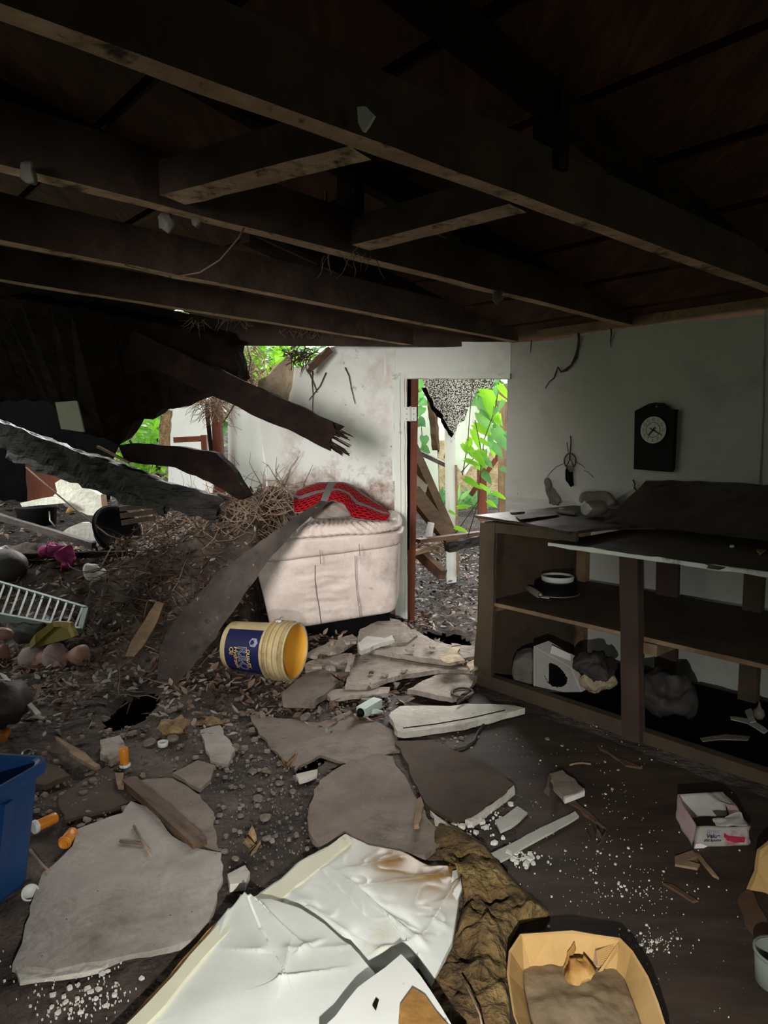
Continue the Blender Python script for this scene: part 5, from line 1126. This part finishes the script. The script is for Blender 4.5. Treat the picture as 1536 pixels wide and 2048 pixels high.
tag(MB().prism([G(*q) for q in ((1500, 1780, .02), (1520, 1700, .10), (1560, 1660, .16), (1600, 1700, .14), (1600, 1800, .06), (1560, 1800, .02))], (.0, .02, -.01), .006, .03).done('cardboard_piece', K['card']), 'torn brown cardboard piece at the right picture edge below the spoon carton', 'cardboard')
tag(MB().prism([G(*q) for q in ((1478, 1790, .004), (1500, 1775, .01), (1545, 1860, .01), (1530, 1900, .004), (1490, 1850, .004))], (.0, .0, -.008), .006, .03).done('cardboard_piece', K['brown_wood']), 'dark brown cardboard flap lying flat at the right picture edge', 'cardboard')
c = G(1556, 1968); t = thing('white_tub', 'pale plastic tub cut off by the right picture edge', 'tub', c)
MB().lathe([(.045, 0), (.05, .004), (.055, .08), (.053, .08), (.048, .006)], c, Z, 28).done('body', K['tubw'], t); MB().lathe([(.054, .076), (.058, .077), (.058, .084), (.053, .084)], c, Z, 28, caps=False).done('rim', K['tubw'], t)
# ---- blue bin
def bin_():
    c = V((-1.0, 2.015, 0)); e1 = V((-1, .13, 0)).normalized()*.5; e2 = V((-.30, -.95, 0)).normalized()*.62; h = .36
    t = thing('storage_bin', 'blue plastic storage bin at the left picture edge', 'bin', c+e1*.5+e2*.5)
    def ring(s, z, r=.05, n=5):
        ce = c+e1*.5+e2*.5; P = []
        a, b = e1*.5*s, e2*.5*s; A_, B_ = a.normalized(), b.normalized()
        for sx_, sy_ in ((-1, -1), (1, -1), (1, 1), (-1, 1)):
            cc = ce+a*sx_+b*sy_-A_*r*sx_-B_*r*sy_; s0 = {(-1, -1): 180, (1, -1): 270, (1, 1): 0, (-1, 1): 90}[(sx_, sy_)]
            for k in range(n+1):
                an = radians(s0+90*k/n); P.append(cc+A_*(r*cos(an))+B_*(r*sin(an))+Z*z)
        return P
    def loft(mb, rings, cap0=False, cap1=False):
        R_ = [[mb.b.verts.new(p) for p in r] for r in rings]; n = len(R_[0])
        for r0, r1 in zip(R_, R_[1:]):
            for k in range(n): mb.face([r0[k], r0[(k+1) % n], r1[(k+1) % n], r1[k]])
        if cap0: mb.face(R_[0][::-1])
        if cap1: mb.face(R_[-1])
        return mb
    loft(MB(), [ring(.84, 0), ring(.86, .01), ring(.97, h-.02), ring(.955, h-.02), ring(.85, .012)], True, True).done('body', K['bluep'], t)
    loft(MB(), [ring(.965, h-.035), ring(1.02, h-.035), ring(1.03, h-.02), ring(1.02, h), ring(.985, h), ring(.955, h-.005), ring(.955, h-.03)]).done('rim', K['bluep'], t)
    for f in (.25, .42, .75):
        a, b = c+e2*(.08+f*.84)+e1*.07, c+e2*(.015+f*.97)+e1*.012
        MB().beam(a+Z*.03, b+Z*(h-.06), .035, .018, up=-e1).done('moulded_rib', K['bluep'], t)
bin_()
# ---- pill bottles
def pill(base, ax, label, cap=True, L=.078, r=.0185, open_=False):
    ax = V(ax).normalized(); t = thing('pill_bottle', label, 'pill bottle', V(base)-Z*(0 if ax.z > .9 else r))
    MB().lathe([(.002, 0), (r-.002, 0), (r, .003), (r, L-.012), (r-.002, L-.01), (r-.002, L), (r-.004, L), (r-.004, .004)] if open_ else [(r-.002, 0), (r, .003), (r, L-.004), (r-.002, L)], base, ax, 24, caps=not open_).done('body', K['amber'], t)
    if cap: MB().lathe([(r+.001, 0), (r+.0035, .002), (r+.0035, .014), (r+.001, .016)], V(base)-ax*.004, ax, 24).done('cap', K['whitep'], t)
    if open_: MB().lathe([(r, L-.012), (r+.003, L-.011), (r+.003, L-.008), (r, L-.007)], base, ax, 24, caps=False).done('lip', K['amber'], t)
pill(T(250, 1533), (-.06, .0, 1), 'amber pill bottle standing upside down on its white cap in the rubble')
b = G(68, 1655, .022); pill(b, G(122, 1630, .022)-b, 'amber pill bottle lying with its white cap toward the blue bin')
b = G(146, 1664, .022); pill(b, G(116, 1702, .022)-b, 'open amber pill bottle lying between blue bin and largest slab', cap=False, open_=True, L=.07)
b = T(14, 1462, .022); pill(b, (.25, -1, -.05), 'amber pill bottle lying behind the blue bin at the left edge', cap=False)
def ringcap(u, v, r, h, label, m='whitep', tilt=(0, 0, 1)):
    p = T(u, v, .002); t = thing('bottle_cap', label, 'cap', p); ax = V(tilt)
    MB().lathe([(r*.8, 0), (r, .001), (r, h), (r*.82, h), (r*.8, h*.35), (.001, h*.3)], p, ax, 24).done('shell', K[m], t)
ringcap(60, 1788, .0235, .013, 'white screw cap on the floor beside the blue bin', tilt=(.35, -.55, .8))
ringcap(326, 1492, .022, .02, 'white screw cap in the pale rubble right of the standing pill bottle')
ringcap(52, 1510, .024, .022, 'silver screw cap lying behind the blue bin', 'metal', (.8, -.5, .3))
# ================================================================ LEFT SIDE OF THE ROOM
def basket():
    t = None; a0, a1 = D(-45, 1175, 4.55), D(148, 1228, 4.3); b0, b1 = D(-70, 1225, 4.15), D(60, 1248, 4.0)
    pts = [D(-60, 1150, 4.55), D(30, 1166, 4.5), D(176, 1215, 4.35), D(150, 1250, 4.1), D(70, 1240, 4.05), D(-80, 1218, 4.1)]
    t = thing('louvre_rack', 'grey green slatted plastic rack lying in the rubble at left', 'rack', D(60, 1250, 4.2))
    far0, far1, nr0, nr1 = D(-60, 1150, 4.5), D(172, 1218, 4.35), D(-80, 1218, 4.2), D(160, 1262, 4.1)
    MB().beam(far0, far1, .03, .03).done('rail', K['gpl'], t); MB().beam(nr0, nr1, .03, .04).done('rail', K['gpl'], t)
    MB().beam(far1, nr1, .03, .03).done('rail', K['gpl'], t)
    for i in range(15):
        f = (i+.5)/15; MB().beam(far0.lerp(far1, f), nr0.lerp(nr1, max(0, f-.02)), .012, .036, up=(.5, -.3, .8)).done('slat', K['gpl'], t)
basket()
def doll(label, head, hip, r, arms, legs, cloth):
    t = thing('doll', label, 'doll', hip-Z*.03); head, hip = V(head), V(hip); d = (head-hip); neck = hip+d*.68; ch = hip+d*.55
    vs = [hip, hip+d*.3, ch, neck]; es = [(0, 1), (1, 2), (2, 3)]; rs = [r*.8, r*.85, r*.8, r*.35]
    vs.append(head-d*.12); es.append((3, 4)); rs.append(r*.95); vs.append(head+d*.04); es.append((4, 5)); rs.append(r*.9)
    for ar in arms:
        i = 2
        for k, p in enumerate(ar): vs.append(V(p)); es.append((i, len(vs)-1)); rs.append(r*(.36-.05*k)); i = len(vs)-1
    for lg in legs:
        i = 0
        for k, p in enumerate(lg): vs.append(V(p)); es.append((i, len(vs)-1)); rs.append(r*(.46-.06*k)); i = len(vs)-1
    me = bpy.data.meshes.new('doll_body'); me.from_pydata([v-t.location for v in vs], es, []); o = bpy.data.objects.new('doll_body', me); C.objects.link(o)
    m = o.modifiers.new('s', 'SKIN'); 
    for sv, q in zip(me.skin_vertices[0].data, rs): sv.radius = (q, q)
    me.skin_vertices[0].data[0].use_root = True; m.use_smooth_shade = True
    s = o.modifiers.new('d', 'SUBSURF'); s.levels = 2; s.render_levels = 2
    dg = bpy.context.evaluated_depsgraph_get(); me2 = bpy.data.meshes.new_from_object(o.evaluated_get(dg)); bpy.data.objects.remove(o)
    me2.materials.clear(); me2.materials.append(K['skin'])
    for p in me2.polygons: p.use_smooth = True
    o = bpy.data.objects.new('body', me2); C.objects.link(o); o.parent = t
    if cloth:
        rot = (d).to_track_quat('X', 'Z')
        MB().ell(hip+d*.06, d.length*.26, r*1.1, r*1.05, rot=rot, n=20, fn=lambda p: p+V((nz(p, 22), nz(p, 22, 3), nz(p, 22, 5)))*.012).done('trousers', K['dollcloth'], t)
        MB().ell(hip+d*.46, d.length*.2, r*1.15, r*1.08, rot=rot, n=20, fn=lambda p: p+V((nz(p, 22), nz(p, 22, 3), nz(p, 22, 5)))*.012).done('shirt', K['dollcloth'], t)
        for ar in arms: MB().ell(ch.lerp(V(ar[0]), .65), r*.5, r*.5, r*.5, n=12).done('sleeve', K['dollcloth'], t)
    # face: brow, nose, lips and eyes toward the floor side
    f = V((.2, -.6, -.5)).normalized()
    for s_ in (-1, 1): MB().ell(head+f*r*.78+V((s_*.012, 0, .012)), .006, n=8).done('eye', K['ink'], t)
    MB().ell(head+f*r*.92, .006, n=8).done('nose', K['skin'], t)
    return t
hd = D(172, 1310, 3.95); hp = D(62, 1318, 4.0)
doll('bald doll in dirty lilac clothes lying face down in the rubble', hd, hp, .076, [[D(118, 1338, 3.9), D(112, 1352, 3.85), D(142, 1354, 3.82)], [D(128, 1318, 4.1), D(150, 1330, 4.1)]], [[D(40, 1345, 3.95), D(20, 1350, 3.9)], [D(35, 1325, 4.1), D(5, 1335, 4.1)]], True)
doll('second doll with bare head, cut off by the left picture edge', D(8, 1307, 3.98), D(-100, 1320, 4.1), .068, [[D(-60, 1345, 3.9), D(-40, 1355, 3.85)]], [[D(-150, 1330, 4.1), D(-190, 1335, 4.1)]], True)
lump('pink_toy_part', (-20, 1256, 22, 1282), K['skin'], 'pinkish doll limb above the second doll at the left edge', 'toy', z=.2, d=.04, amp_=.1)
tag(MB().prism([D(*q) for q in ((58, 1288, 3.98), (70, 1268, 4.0), (105, 1243, 4.05), (140, 1245, 4.0), (150, 1272, 3.96), (143, 1275, 3.97), (132, 1252, 4.02), (108, 1254, 4.04), (80, 1280, 4.0), (60, 1298, 3.95))], (0, .05, -.01), .003, .03).done('yellow_edging', K['yellow']), 'dull yellow bent plastic edging behind the face-down doll', 'plastic')
lump('dark_bag', (10, 1236, 140, 1290), K['bag'], 'dark grey limp bag under the yellow edging', 'bag', z=.08, d=.1, seed=4)
lump('grey_sack', (-60, 1370, 40, 1465), K['bag'], 'dark grey plastic sack at the left picture edge below the dolls', 'sack', z=.03, d=.14, n=14, seed=8)
lump('round_cushion', (-60, 1100, 44, 1168), K['bag'], 'dark round cushion at the left picture edge above the slatted rack', 'cushion', d=.14, seed=2, amp_=.1)
def plum():
    q = [(75, 1092), (85, 1084), (112, 1081), (128, 1090), (140, 1098), (150, 1120), (148, 1136), (134, 1140), (118, 1128), (104, 1112), (90, 1105), (78, 1104)]
    y = T(112, 1140).y
    mb = MB(); f_ = lambda c: c+V((nz(c, 9), nz(c, 9, 3), nz(c, 9, 5)))*.06+V((nz(c, 24), nz(c, 24, 3), nz(c, 24, 5)))*.03
    mb.ell(D(104, 1100, y+.02), .10, .06, .04, n=26, fn=f_).ell(D(132, 1118, y-.03), .06, .05, .075, n=26, fn=f_)
    tag(mb.done('magenta_cloth', K['plumcloth']), 'crumpled magenta cloth in the rubble at left', 'cloth')
plum()
Yb = 5.6
tag(MB().prism([D(*q, 6.0) for q in ((51, 920), (135, 950), (118, 985), (92, 1000), (54, 1004))], (0, .03, 0), .008, .05).done('brown_board_sheet', K['red_wood']), 'reddish brown upright panel at left behind the white plaster slab', 'panel')
tag(MB().prism([D(*q, 5.7) for q in ((110, 966), (122, 958), (135, 956), (150, 962), (180, 978), (203, 992), (206, 1025), (196, 1035), (175, 1030), (140, 1015), (106, 992), (114, 984))], (0.01, .05, 0), .012, .04).done('plaster_slab', K['bright_plaster']), 'brightly lit white plaster slab leaning in the gap at left', 'slab')
tag(MB().prism([D(*q, 5.55) for q in ((40, 1006), (70, 1000), (100, 994), (126, 1006), (112, 1008), (60, 1012), (44, 1014))], (0, .05, .0), .006, .03).done('plaster_chunk', K['bright_plaster']), 'thin white crumbled plaster lying on the black tub at left', 'plaster')
c = D(75, 1050, 5.65); t = thing('black_tub', 'black round tub under the thin crumbled plaster at left', 'tub', c)
MB().lathe([(.13, 0), (.14, .01), (.155, .14), (.16, .15), (.15, .155), (.13, .02)], c, Z, 28).done('body', K['black'], t); MB().tube([c+V((.14, -.08, .12)), c+V((.15, -.1, .05)), c+V((.2, -.12, 0))], .006, 6).done('handle', K['metal'], t)
lump('brown_pot_shard', (130, 1010, 165, 1050), K['rust'], 'dark curved pot shard below the white plaster slab', 'shard', z=.52, d=.05, amp_=.1)
tag(MB().prism([D(*q, 5.4) for q in ((125, 1064), (150, 1050), (186, 1045), (190, 1082), (165, 1085))], (0, .06, 0), .01, .04).done('stone_slab', K['slab3']), 'dusty pinkish slab beside the black rubber bowl', 'slab')
c = D(232, 1062, 5.2); t = thing('rubber_bowl', 'black rubber bowl tipped on its side left of the root tangle', 'bowl', c-Z*.17)
ax = V((.75, -.45, .5)).normalized()
MB().lathe([(.05, -.12), (.12, -.1), (.17, -.02), (.19, .02), (.2, .02), (.19, .035), (.16, -.0), (.1, -.07), (.001, -.09)], c, ax, 32).done('bowl_shell', K['black'], t)
MB().lathe([(.185, .012), (.203, .016), (.203, .026), (.185, .03)], c, ax, 32, caps=False).done('rim', K['blackm'], t)
tag(MB().beam(D(-60, 1016, 5.35), D(188, 1091, 5.1), .05, .045, n=16, rough=.003).done('fallen_batten', K['grey_wood']), 'long pale edged batten lying across the rubble at left', 'batten')
tag(MB().beam(D(40, 1112, 5.0), D(270, 1108, 4.9), .05, .04, n=10, rough=.004).done('fallen_batten', K['dark']), 'dark batten lying behind the magenta cloth', 'batten')
tag(MB().tube([D(*q) for q in ((52, 935, 5.5), (110, 985, 5.3), (170, 1035, 5.1), (215, 1070, 5.0), (250, 1083, 4.95), (290, 1070, 4.95))], .006, 6).done('dark_wire', K['twigd']), 'long dark wire running down from the brown panel into the roots', 'wire')
for i in range(5):
    f = i/4; tag(MB().beam(D(236+8*f, 990+14*i, 5.1), D(318-2*i, 984+13*i, 5.05), .02, .035, n=6, rough=.002).done('wall_lath', K['lath']), 'brown horizontal lath stacked behind the rubber bowl', 'lath', 'stacked brown laths left of the root tangle')
tag(MB().beam(D(207, 990, 5.6), D(212, 1040, 5.5), .04, .03).done('pale_batten', K['tan_wood']), 'short upright tan batten right of the white plaster slab', 'batten')
lump('crumpled_can', (-10, 1092, 18, 1108), K['metal'], 'small shiny crumpled can at the left picture edge', 'can', d=.03, n=8, amp_=.3)
lump('torn_wrapper', (165, 1130, 215, 1160), K['paper'], 'torn pale wrapper in the dark rubble below the rubber bowl', 'wrapper', d=.05, amp_=.5, seed=12)
lump('torn_wrapper', (50, 1108, 80, 1120), K['paper'], 'pale crumpled wrapper left of the magenta cloth', 'wrapper', d=.04, amp_=.5, seed=15)
def bar(u0, v0, y0, u1, v1, y1, r, label, name='fallen_stick', m='twigd'):
    tag(MB().tube([D(u0, v0, y0), D((u0+u1)/2, (v0+v1)/2+4, (y0+y1)/2), D(u1, v1, y1)], [r, r*.9, r*.7], 6).done(name, K[m]), label, 'stick')
bar(215, 1270, 4.0, 262, 1255, 4.0, .012, 'short dark stick left of the short tan board')
bar(180, 1170, 4.7, 225, 1090, 4.85, .006, 'thin leaning stick below the rubber bowl', m='twig')
bar(345, 1290, 3.8, 300, 1345, 3.7, .008, 'thin dark stick at the foot of the big plank')
# ---- roots on the mound
def surf(us, dz=.02): return [T(u, v)+Z*dz for u, v in us]
mp = surf([(u, v) for u in range(300, 600, 22) for v in range(985, 1075, 18)])
fibres('root_tangle', 'tangle of dry pale roots and twigs on top of the rubble mound', mp, 520, .42, K['twig'], .05, .0045, .15, seed=21)
fibres('root_tangle', 'darker roots and twigs hanging over the front of the rubble mound', surf([(u, v) for u in range(240, 440, 25) for v in range(1070, 1230, 25)]), 330, .36, K['twigd'], .06, .005, .3, seed=22)
fibres('root_tangle', 'pale twigs scattered across the lower rubble slope', surf([(u, v) for u in range(20, 420, 45) for v in range(1180, 1420, 40)], .01), 150, .22, K['twig'], .06, .003, .2, seed=23)
def litter(name, label, n, reg, m, s0, s1, mask=None, seed=1, up=.6, lift=.008):
    rr = random.Random(seed); mb = MB(); k = 0; tries = 0
    while k < n and tries < n*30:
        tries += 1; x, y = rr.uniform(reg[0], reg[1]), rr.uniform(reg[2], reg[3])
        if mask and rr.random() > mask(x, y): continue
        p = V((x, y, H(x, y)+lift+rr.random()*lift)); L = rr.uniform(s0, s1)
        mb.leaf(p, V((rr.uniform(-1, 1), rr.uniform(-1, 1), rr.uniform(-.25, .5))), V((rr.uniform(-up, up), rr.uniform(-up, up), 1)), L, L*rr.uniform(.3, .6), False, rr.uniform(-.3, .5), rr.uniform(-.3, .5)); k += 1
    return tag(mb.done(name, m, fix=False), label, 'leaves', kind='stuff')
inh = lambda x, y: any(((x-c)/a)**2+((y-d)/b)**2 < 1.35 for c, d, a, b, _ in HOLES)
m1 = lambda x, y: 0 if inh(x, y) else (.25+.75*sstep(3.0, 3.5, y))*(1-sstep(.0, .25, x)*sstep(4.6, 4.2, y))
litter('leaf_litter', 'brown dead leaves covering the rubble mound and floor', 3000, (-2.6, .35, 3.05, 5.3), K['leafd'], .03, .075, m1, 3)
litter('pale_leaf_litter', 'paler dead leaves scattered over the rubble and floor', 1300, (-2.4, .45, 2.95, 5.2), K['leafp'], .025, .06, m1, 4)
litter('doorway_litter', 'dark wet leaf litter on the ground beyond the doorway', 3000, (-.4, 1.8, 4.75, 8.5), K['leafw'], .025, .065, lambda x, y: 0 if inh(x, y) else 1, 5)
litter('doorway_pale_litter', 'paler leaves in the litter beyond the doorway', 700, (-.4, 1.8, 4.75, 8.5), K['leafd'], .02, .055, lambda x, y: 0 if inh(x, y) else 1, 6)
litter('slope_litter', 'leaf litter on the slope outside the left gap', 900, (-4.5, -.4, 5.3, 8.5), K['leafd'], .04, .1, None, 7)
def chips(name, label, n, fnp, m, s0, s1, seed, flat=.4):
    rr = random.Random(seed); mb = MB()
    for i in range(n):
        q = fnp(rr)
        if q is None: continue
        u, v = q; p = T(u, v, .004) if v < 1420 else G(u, v, .006)
        if inh(p.x, p.y): continue
        p.z = max(p.z, H(p.x, p.y)+.004) if not (u > 640 and v > 1400) else p.z
        s = s0+(s1-s0)*rr.random()**5; k = rr.randint(4, 6); o = rr.random()*6
        top = [mb.b.verts.new(p+V((cos(o+2*pi*j/k)*s*rr.uniform(.5, 1.1), sin(o+2*pi*j/k)*s*rr.uniform(.5, 1.1), s*flat*rr.uniform(.6, 1.1)))) for j in range(k)]
        bot = [mb.b.verts.new(V((t.co.x+s*.1*rr.uniform(-1, 1), t.co.y+s*.1*rr.uniform(-1, 1), p.z-.004))) for t in top]
        mb.face(top)
        for j in range(k): mb.face([top[j], bot[j], bot[(j+1) % k], top[(j+1) % k]])
    return tag(mb.done(name, m), label, 'debris', kind='stuff')
def ga(cx, cy, sx, sy): return lambda r: (r.gauss(cx, sx), r.gauss(cy, sy))
def pick(*fs): return lambda r: r.choice(fs)(r)
def un(a, b, c, d): return lambda r: (r.uniform(a, c), r.uniform(b, d))
chips('paint_flakes', 'tiny white paint flakes strewn over the dark floor at right', 420, pick(ga(1265, 1790, 55, 35), ga(1310, 1885, 28, 12), ga(1150, 1690, 90, 50), un(1000, 1450, 1480, 2040), ga(1200, 1720, 130, 90)), K['chips'], .001, .0055, 31)
chips('paint_flakes', 'white paint and plaster flakes in front of the largest slab', 200, pick(ga(185, 1960, 45, 22), ga(120, 2010, 40, 20), ga(200, 2000, 30, 20), un(0, 1900, 260, 2048)), K['chips'], .0015, .009, 32)
chips('plaster_rubble', 'white plaster crumbs around the broken edge of the dark panel', 200, pick(ga(930, 1660, 28, 18), ga(965, 1640, 30, 18), ga(1040, 1715, 20, 10), ga(900, 1640, 25, 15)), K['chips'], .003, .018, 33, .6)
chips('gravel', 'grey gravel and crumbs between the floor slabs in the middle', 800, pick(un(440, 1470, 640, 1790), un(420, 1440, 640, 1720), ga(540, 1600, 60, 80), un(180, 1440, 480, 1580)), K['stone'], .0015, .013, 34, .5)
chips('gravel', 'crumbled rubble along the left part of the floor', 900, pick(un(0, 1380, 560, 1560), un(80, 1400, 700, 1480), un(0, 1540, 260, 1660)), K['slab4'], .002, .02, 35, .6)
chips('gravel', 'small crumbs in front of the slab pile', 420, pick(un(560, 1370, 980, 1480), un(640, 1390, 860, 1440)), K['stone'], .002, .016, 36, .6)
chips('floor_crumbs', 'fine pale crumbs on the middle floor sheets', 260, pick(un(500, 1430, 1300, 1640)), K['leafp'], .0015, .008, 37, .5)
rr = random.Random(77)
for i in range(34):
    u, v = rr.uniform(600, 945), rr.uniform(1268, 1410); z = .125 if v < 1305 and u > 720 else (.085 if v < 1350 else .03); p = G(u, v, z); k = rr.randint(4, 6); o_ = rr.random()*6; s_ = rr.uniform(.012, .045)
    mb = MB().prism([p+V((cos(o_+2*pi*j/k)*s_*rr.uniform(.5, 1.2), sin(o_+2*pi*j/k)*s_*rr.uniform(.5, 1.2), rr.uniform(0, .012))) for j in range(k)], (0, 0, -.014), .003, .02)
    tag(mb.done('slab_fragment', K['slab2'] if i % 3 else K['brown_wood']), 'small grey broken slab fragment lying on the slab pile' if i % 3 else 'small brown wood fragment lying on the slab pile', 'fragment', 'grey fragments on the slab pile' if i % 3 else 'brown fragments on the slab pile')
# individual stones that can be counted
rr = random.Random(5); SP = [(530, 1640, 14), (515, 1600, 10), (410, 1640, 9), (533, 1680, 10), (470, 1720, 9), (610, 1440, 14), (680, 1475, 10), (470, 1500, 14), (505, 1545, 9), (345, 1480, 12), (300, 1490, 14), (210, 1440, 12), (640, 1425, 10), (560, 1570, 9), (480, 1635, 8), (690, 1425, 9), (585, 1585, 8), (420, 1475, 10), (548, 1500, 9), (655, 1395, 8), (780, 1390, 8), (1095, 1480, 6)]
for (u, v, s) in SP:
    p = T(u, v); q = s/FPX*p.y; o = rr.random()*20
    tag(MB().ell(p+Z*q*.35, q, q*.8, q*.55, n=9, fn=lambda c: c+V((nz(c, 1/q*.6, o), nz(c, 1/q*.6, o+3), nz(c, 1/q*.6, o+5)))*q*.45).done('rubble_stone', K['stone']), 'loose pale grey rubble stone lying among the floor slabs', 'stone', 'loose rubble stones on the floor')
tag(MB().ell(T(350, 1462)+Z*.02, .075, .06, .035, n=18, fn=lambda c: c+V((nz(c, 26), nz(c, 26, 3), nz(c, 26, 5)))*.03).done('foam_clump', K['foam']), 'yellowish crumbling foam clump right below the dark floor hole', 'foam')
tag(MB().ell(T(420, 1448)+Z*.01, .07, .05, .02, n=18, fn=lambda c: c+V((nz(c, 26), nz(c, 26, 3), nz(c, 26, 5)))*.03).done('foam_clump', K['foam']), 'flat yellowish foam crumbs right of the dark floor hole', 'foam')
for u, v, lab in ((430, 1400, 'curled rusty brown leaf cluster below the bucket'), (505, 1710, 'yellow brown leaf cluster beside the vinyl sheet'), (575, 1545, 'yellowish crumpled leaf above the tan slab'), (1195, 1690, 'curled brown leaf on the dark floor at right')):
    p = T(u, v, .01) if u < 1000 else G(u, v, .012); t = thing('curled_leaf', lab, 'leaf', p)
    mb = MB()
    for k in range(5): mb.leaf(p+V((random.uniform(-.02, .02), random.uniform(-.02, .02), .006)), V((random.uniform(-1, 1), random.uniform(-1, 1), .5)), Z, .07 if u < 1000 else .035, .035 if u < 1000 else .016, False, .5, -.4)
    mb.done('blades', K['foam'] if u > 500 and u < 1000 else K['lath'], t); MB().tube([p, p+V((.03, .01, .02))], .002, 5).done('stem', K['twigd'], t)
for pts, lab in (([(240, 1682), (285, 1688), (300, 1700)], 'thin forked twig lying on the largest slab'), ([(268, 1652), (280, 1675), (302, 1712)], 'second thin twig crossing the first on the largest slab'), ([(60, 1700), (80, 1725), (98, 1742)], 'thin pale twig beside the blue bin')):
    tag(MB().tube([G(u, v, .026) for u, v in pts], [.005, .004, .003], 6).done('dry_twig', K['twig']), lab, 'twig')
tag(MB().tube([G(*q, .07) for q in ((925, 1960), (940, 1985), (960, 2030), (970, 2080))], .0025, 5).done('straw_stalk', K['twig']), 'thin straw stalk lying on the brown insulation batt', 'stalk')
# ================================================================ HANGING FROM THE CEILING
t = D(738, 207, 1.62); tag(MB().prism([D(*q, 1.512) for q in ((714, 214), (728, 212), (747, 232), (735, 252), (726, 264), (716, 246))], (.005, .004, 0), .002, .01).done('paper_scrap', K['paper']), 'pale paper scrap hanging from the nearest ceiling joist', 'paper')
j = ceil(336, 422, 1.93)
for u, v, l, s in ((334, 436, 'larger grey cobweb nest hanging below the second joist', .03), (392, 442, 'smaller grey cobweb nest right of the larger one', .018), (56, 335, 'grey cobweb nest at the left end of the second joist', .026), (996, 590, 'white cobweb nest hanging on the second joist near the wall', .035)):
    p = ceil(u, v-10, 1.958); tag(MB().ell(p-Z*s*.8, s*.7, s*.7, s, n=14, fn=lambda c: c+V((nz(c, 40), nz(c, 40, 3), nz(c, 40, 5)))*s*.5).done('cobweb_nest', K['cottony']), l, 'cobweb')
tag(MB().tube([ceil(488, 455, 1.95), D(478, 475, 2.2), D(440, 520, 2.25), D(400, 545, 2.3), D(360, 552, 2.4), D(300, 545, 2.6), ceil(250, 530, 1.95)], .003, 5).done('hanging_wire', K['twigd']), 'thin wire sagging below the second ceiling joist', 'wire')
tag(MB().prism([D(*q, 2.5) for q in ((646, 380), (652, 380), (651, 395), (654, 412), (644, 412), (647, 395))], (.002, .003, 0)).done('yellow_ribbon', K['yellow']), 'small yellow ribbon hanging beside the vertical roof strut', 'ribbon')
for u, v, y, n, l in ((620, 655, 4.7, 40, 'fine rootlets hanging between the joists above the roof gap'), (700, 507, 2.24, 14, 'fine cobweb strands hanging below the middle cross block'), (440, 640, 4.3, 30, 'fine rootlets hanging below the fourth joist at left')):
    fibres('rootlets', l, [D(u+k*18, v, y) for k in range(-3, 4)], n, .09, K['twig'], .02, .0015, .9, seed=u)
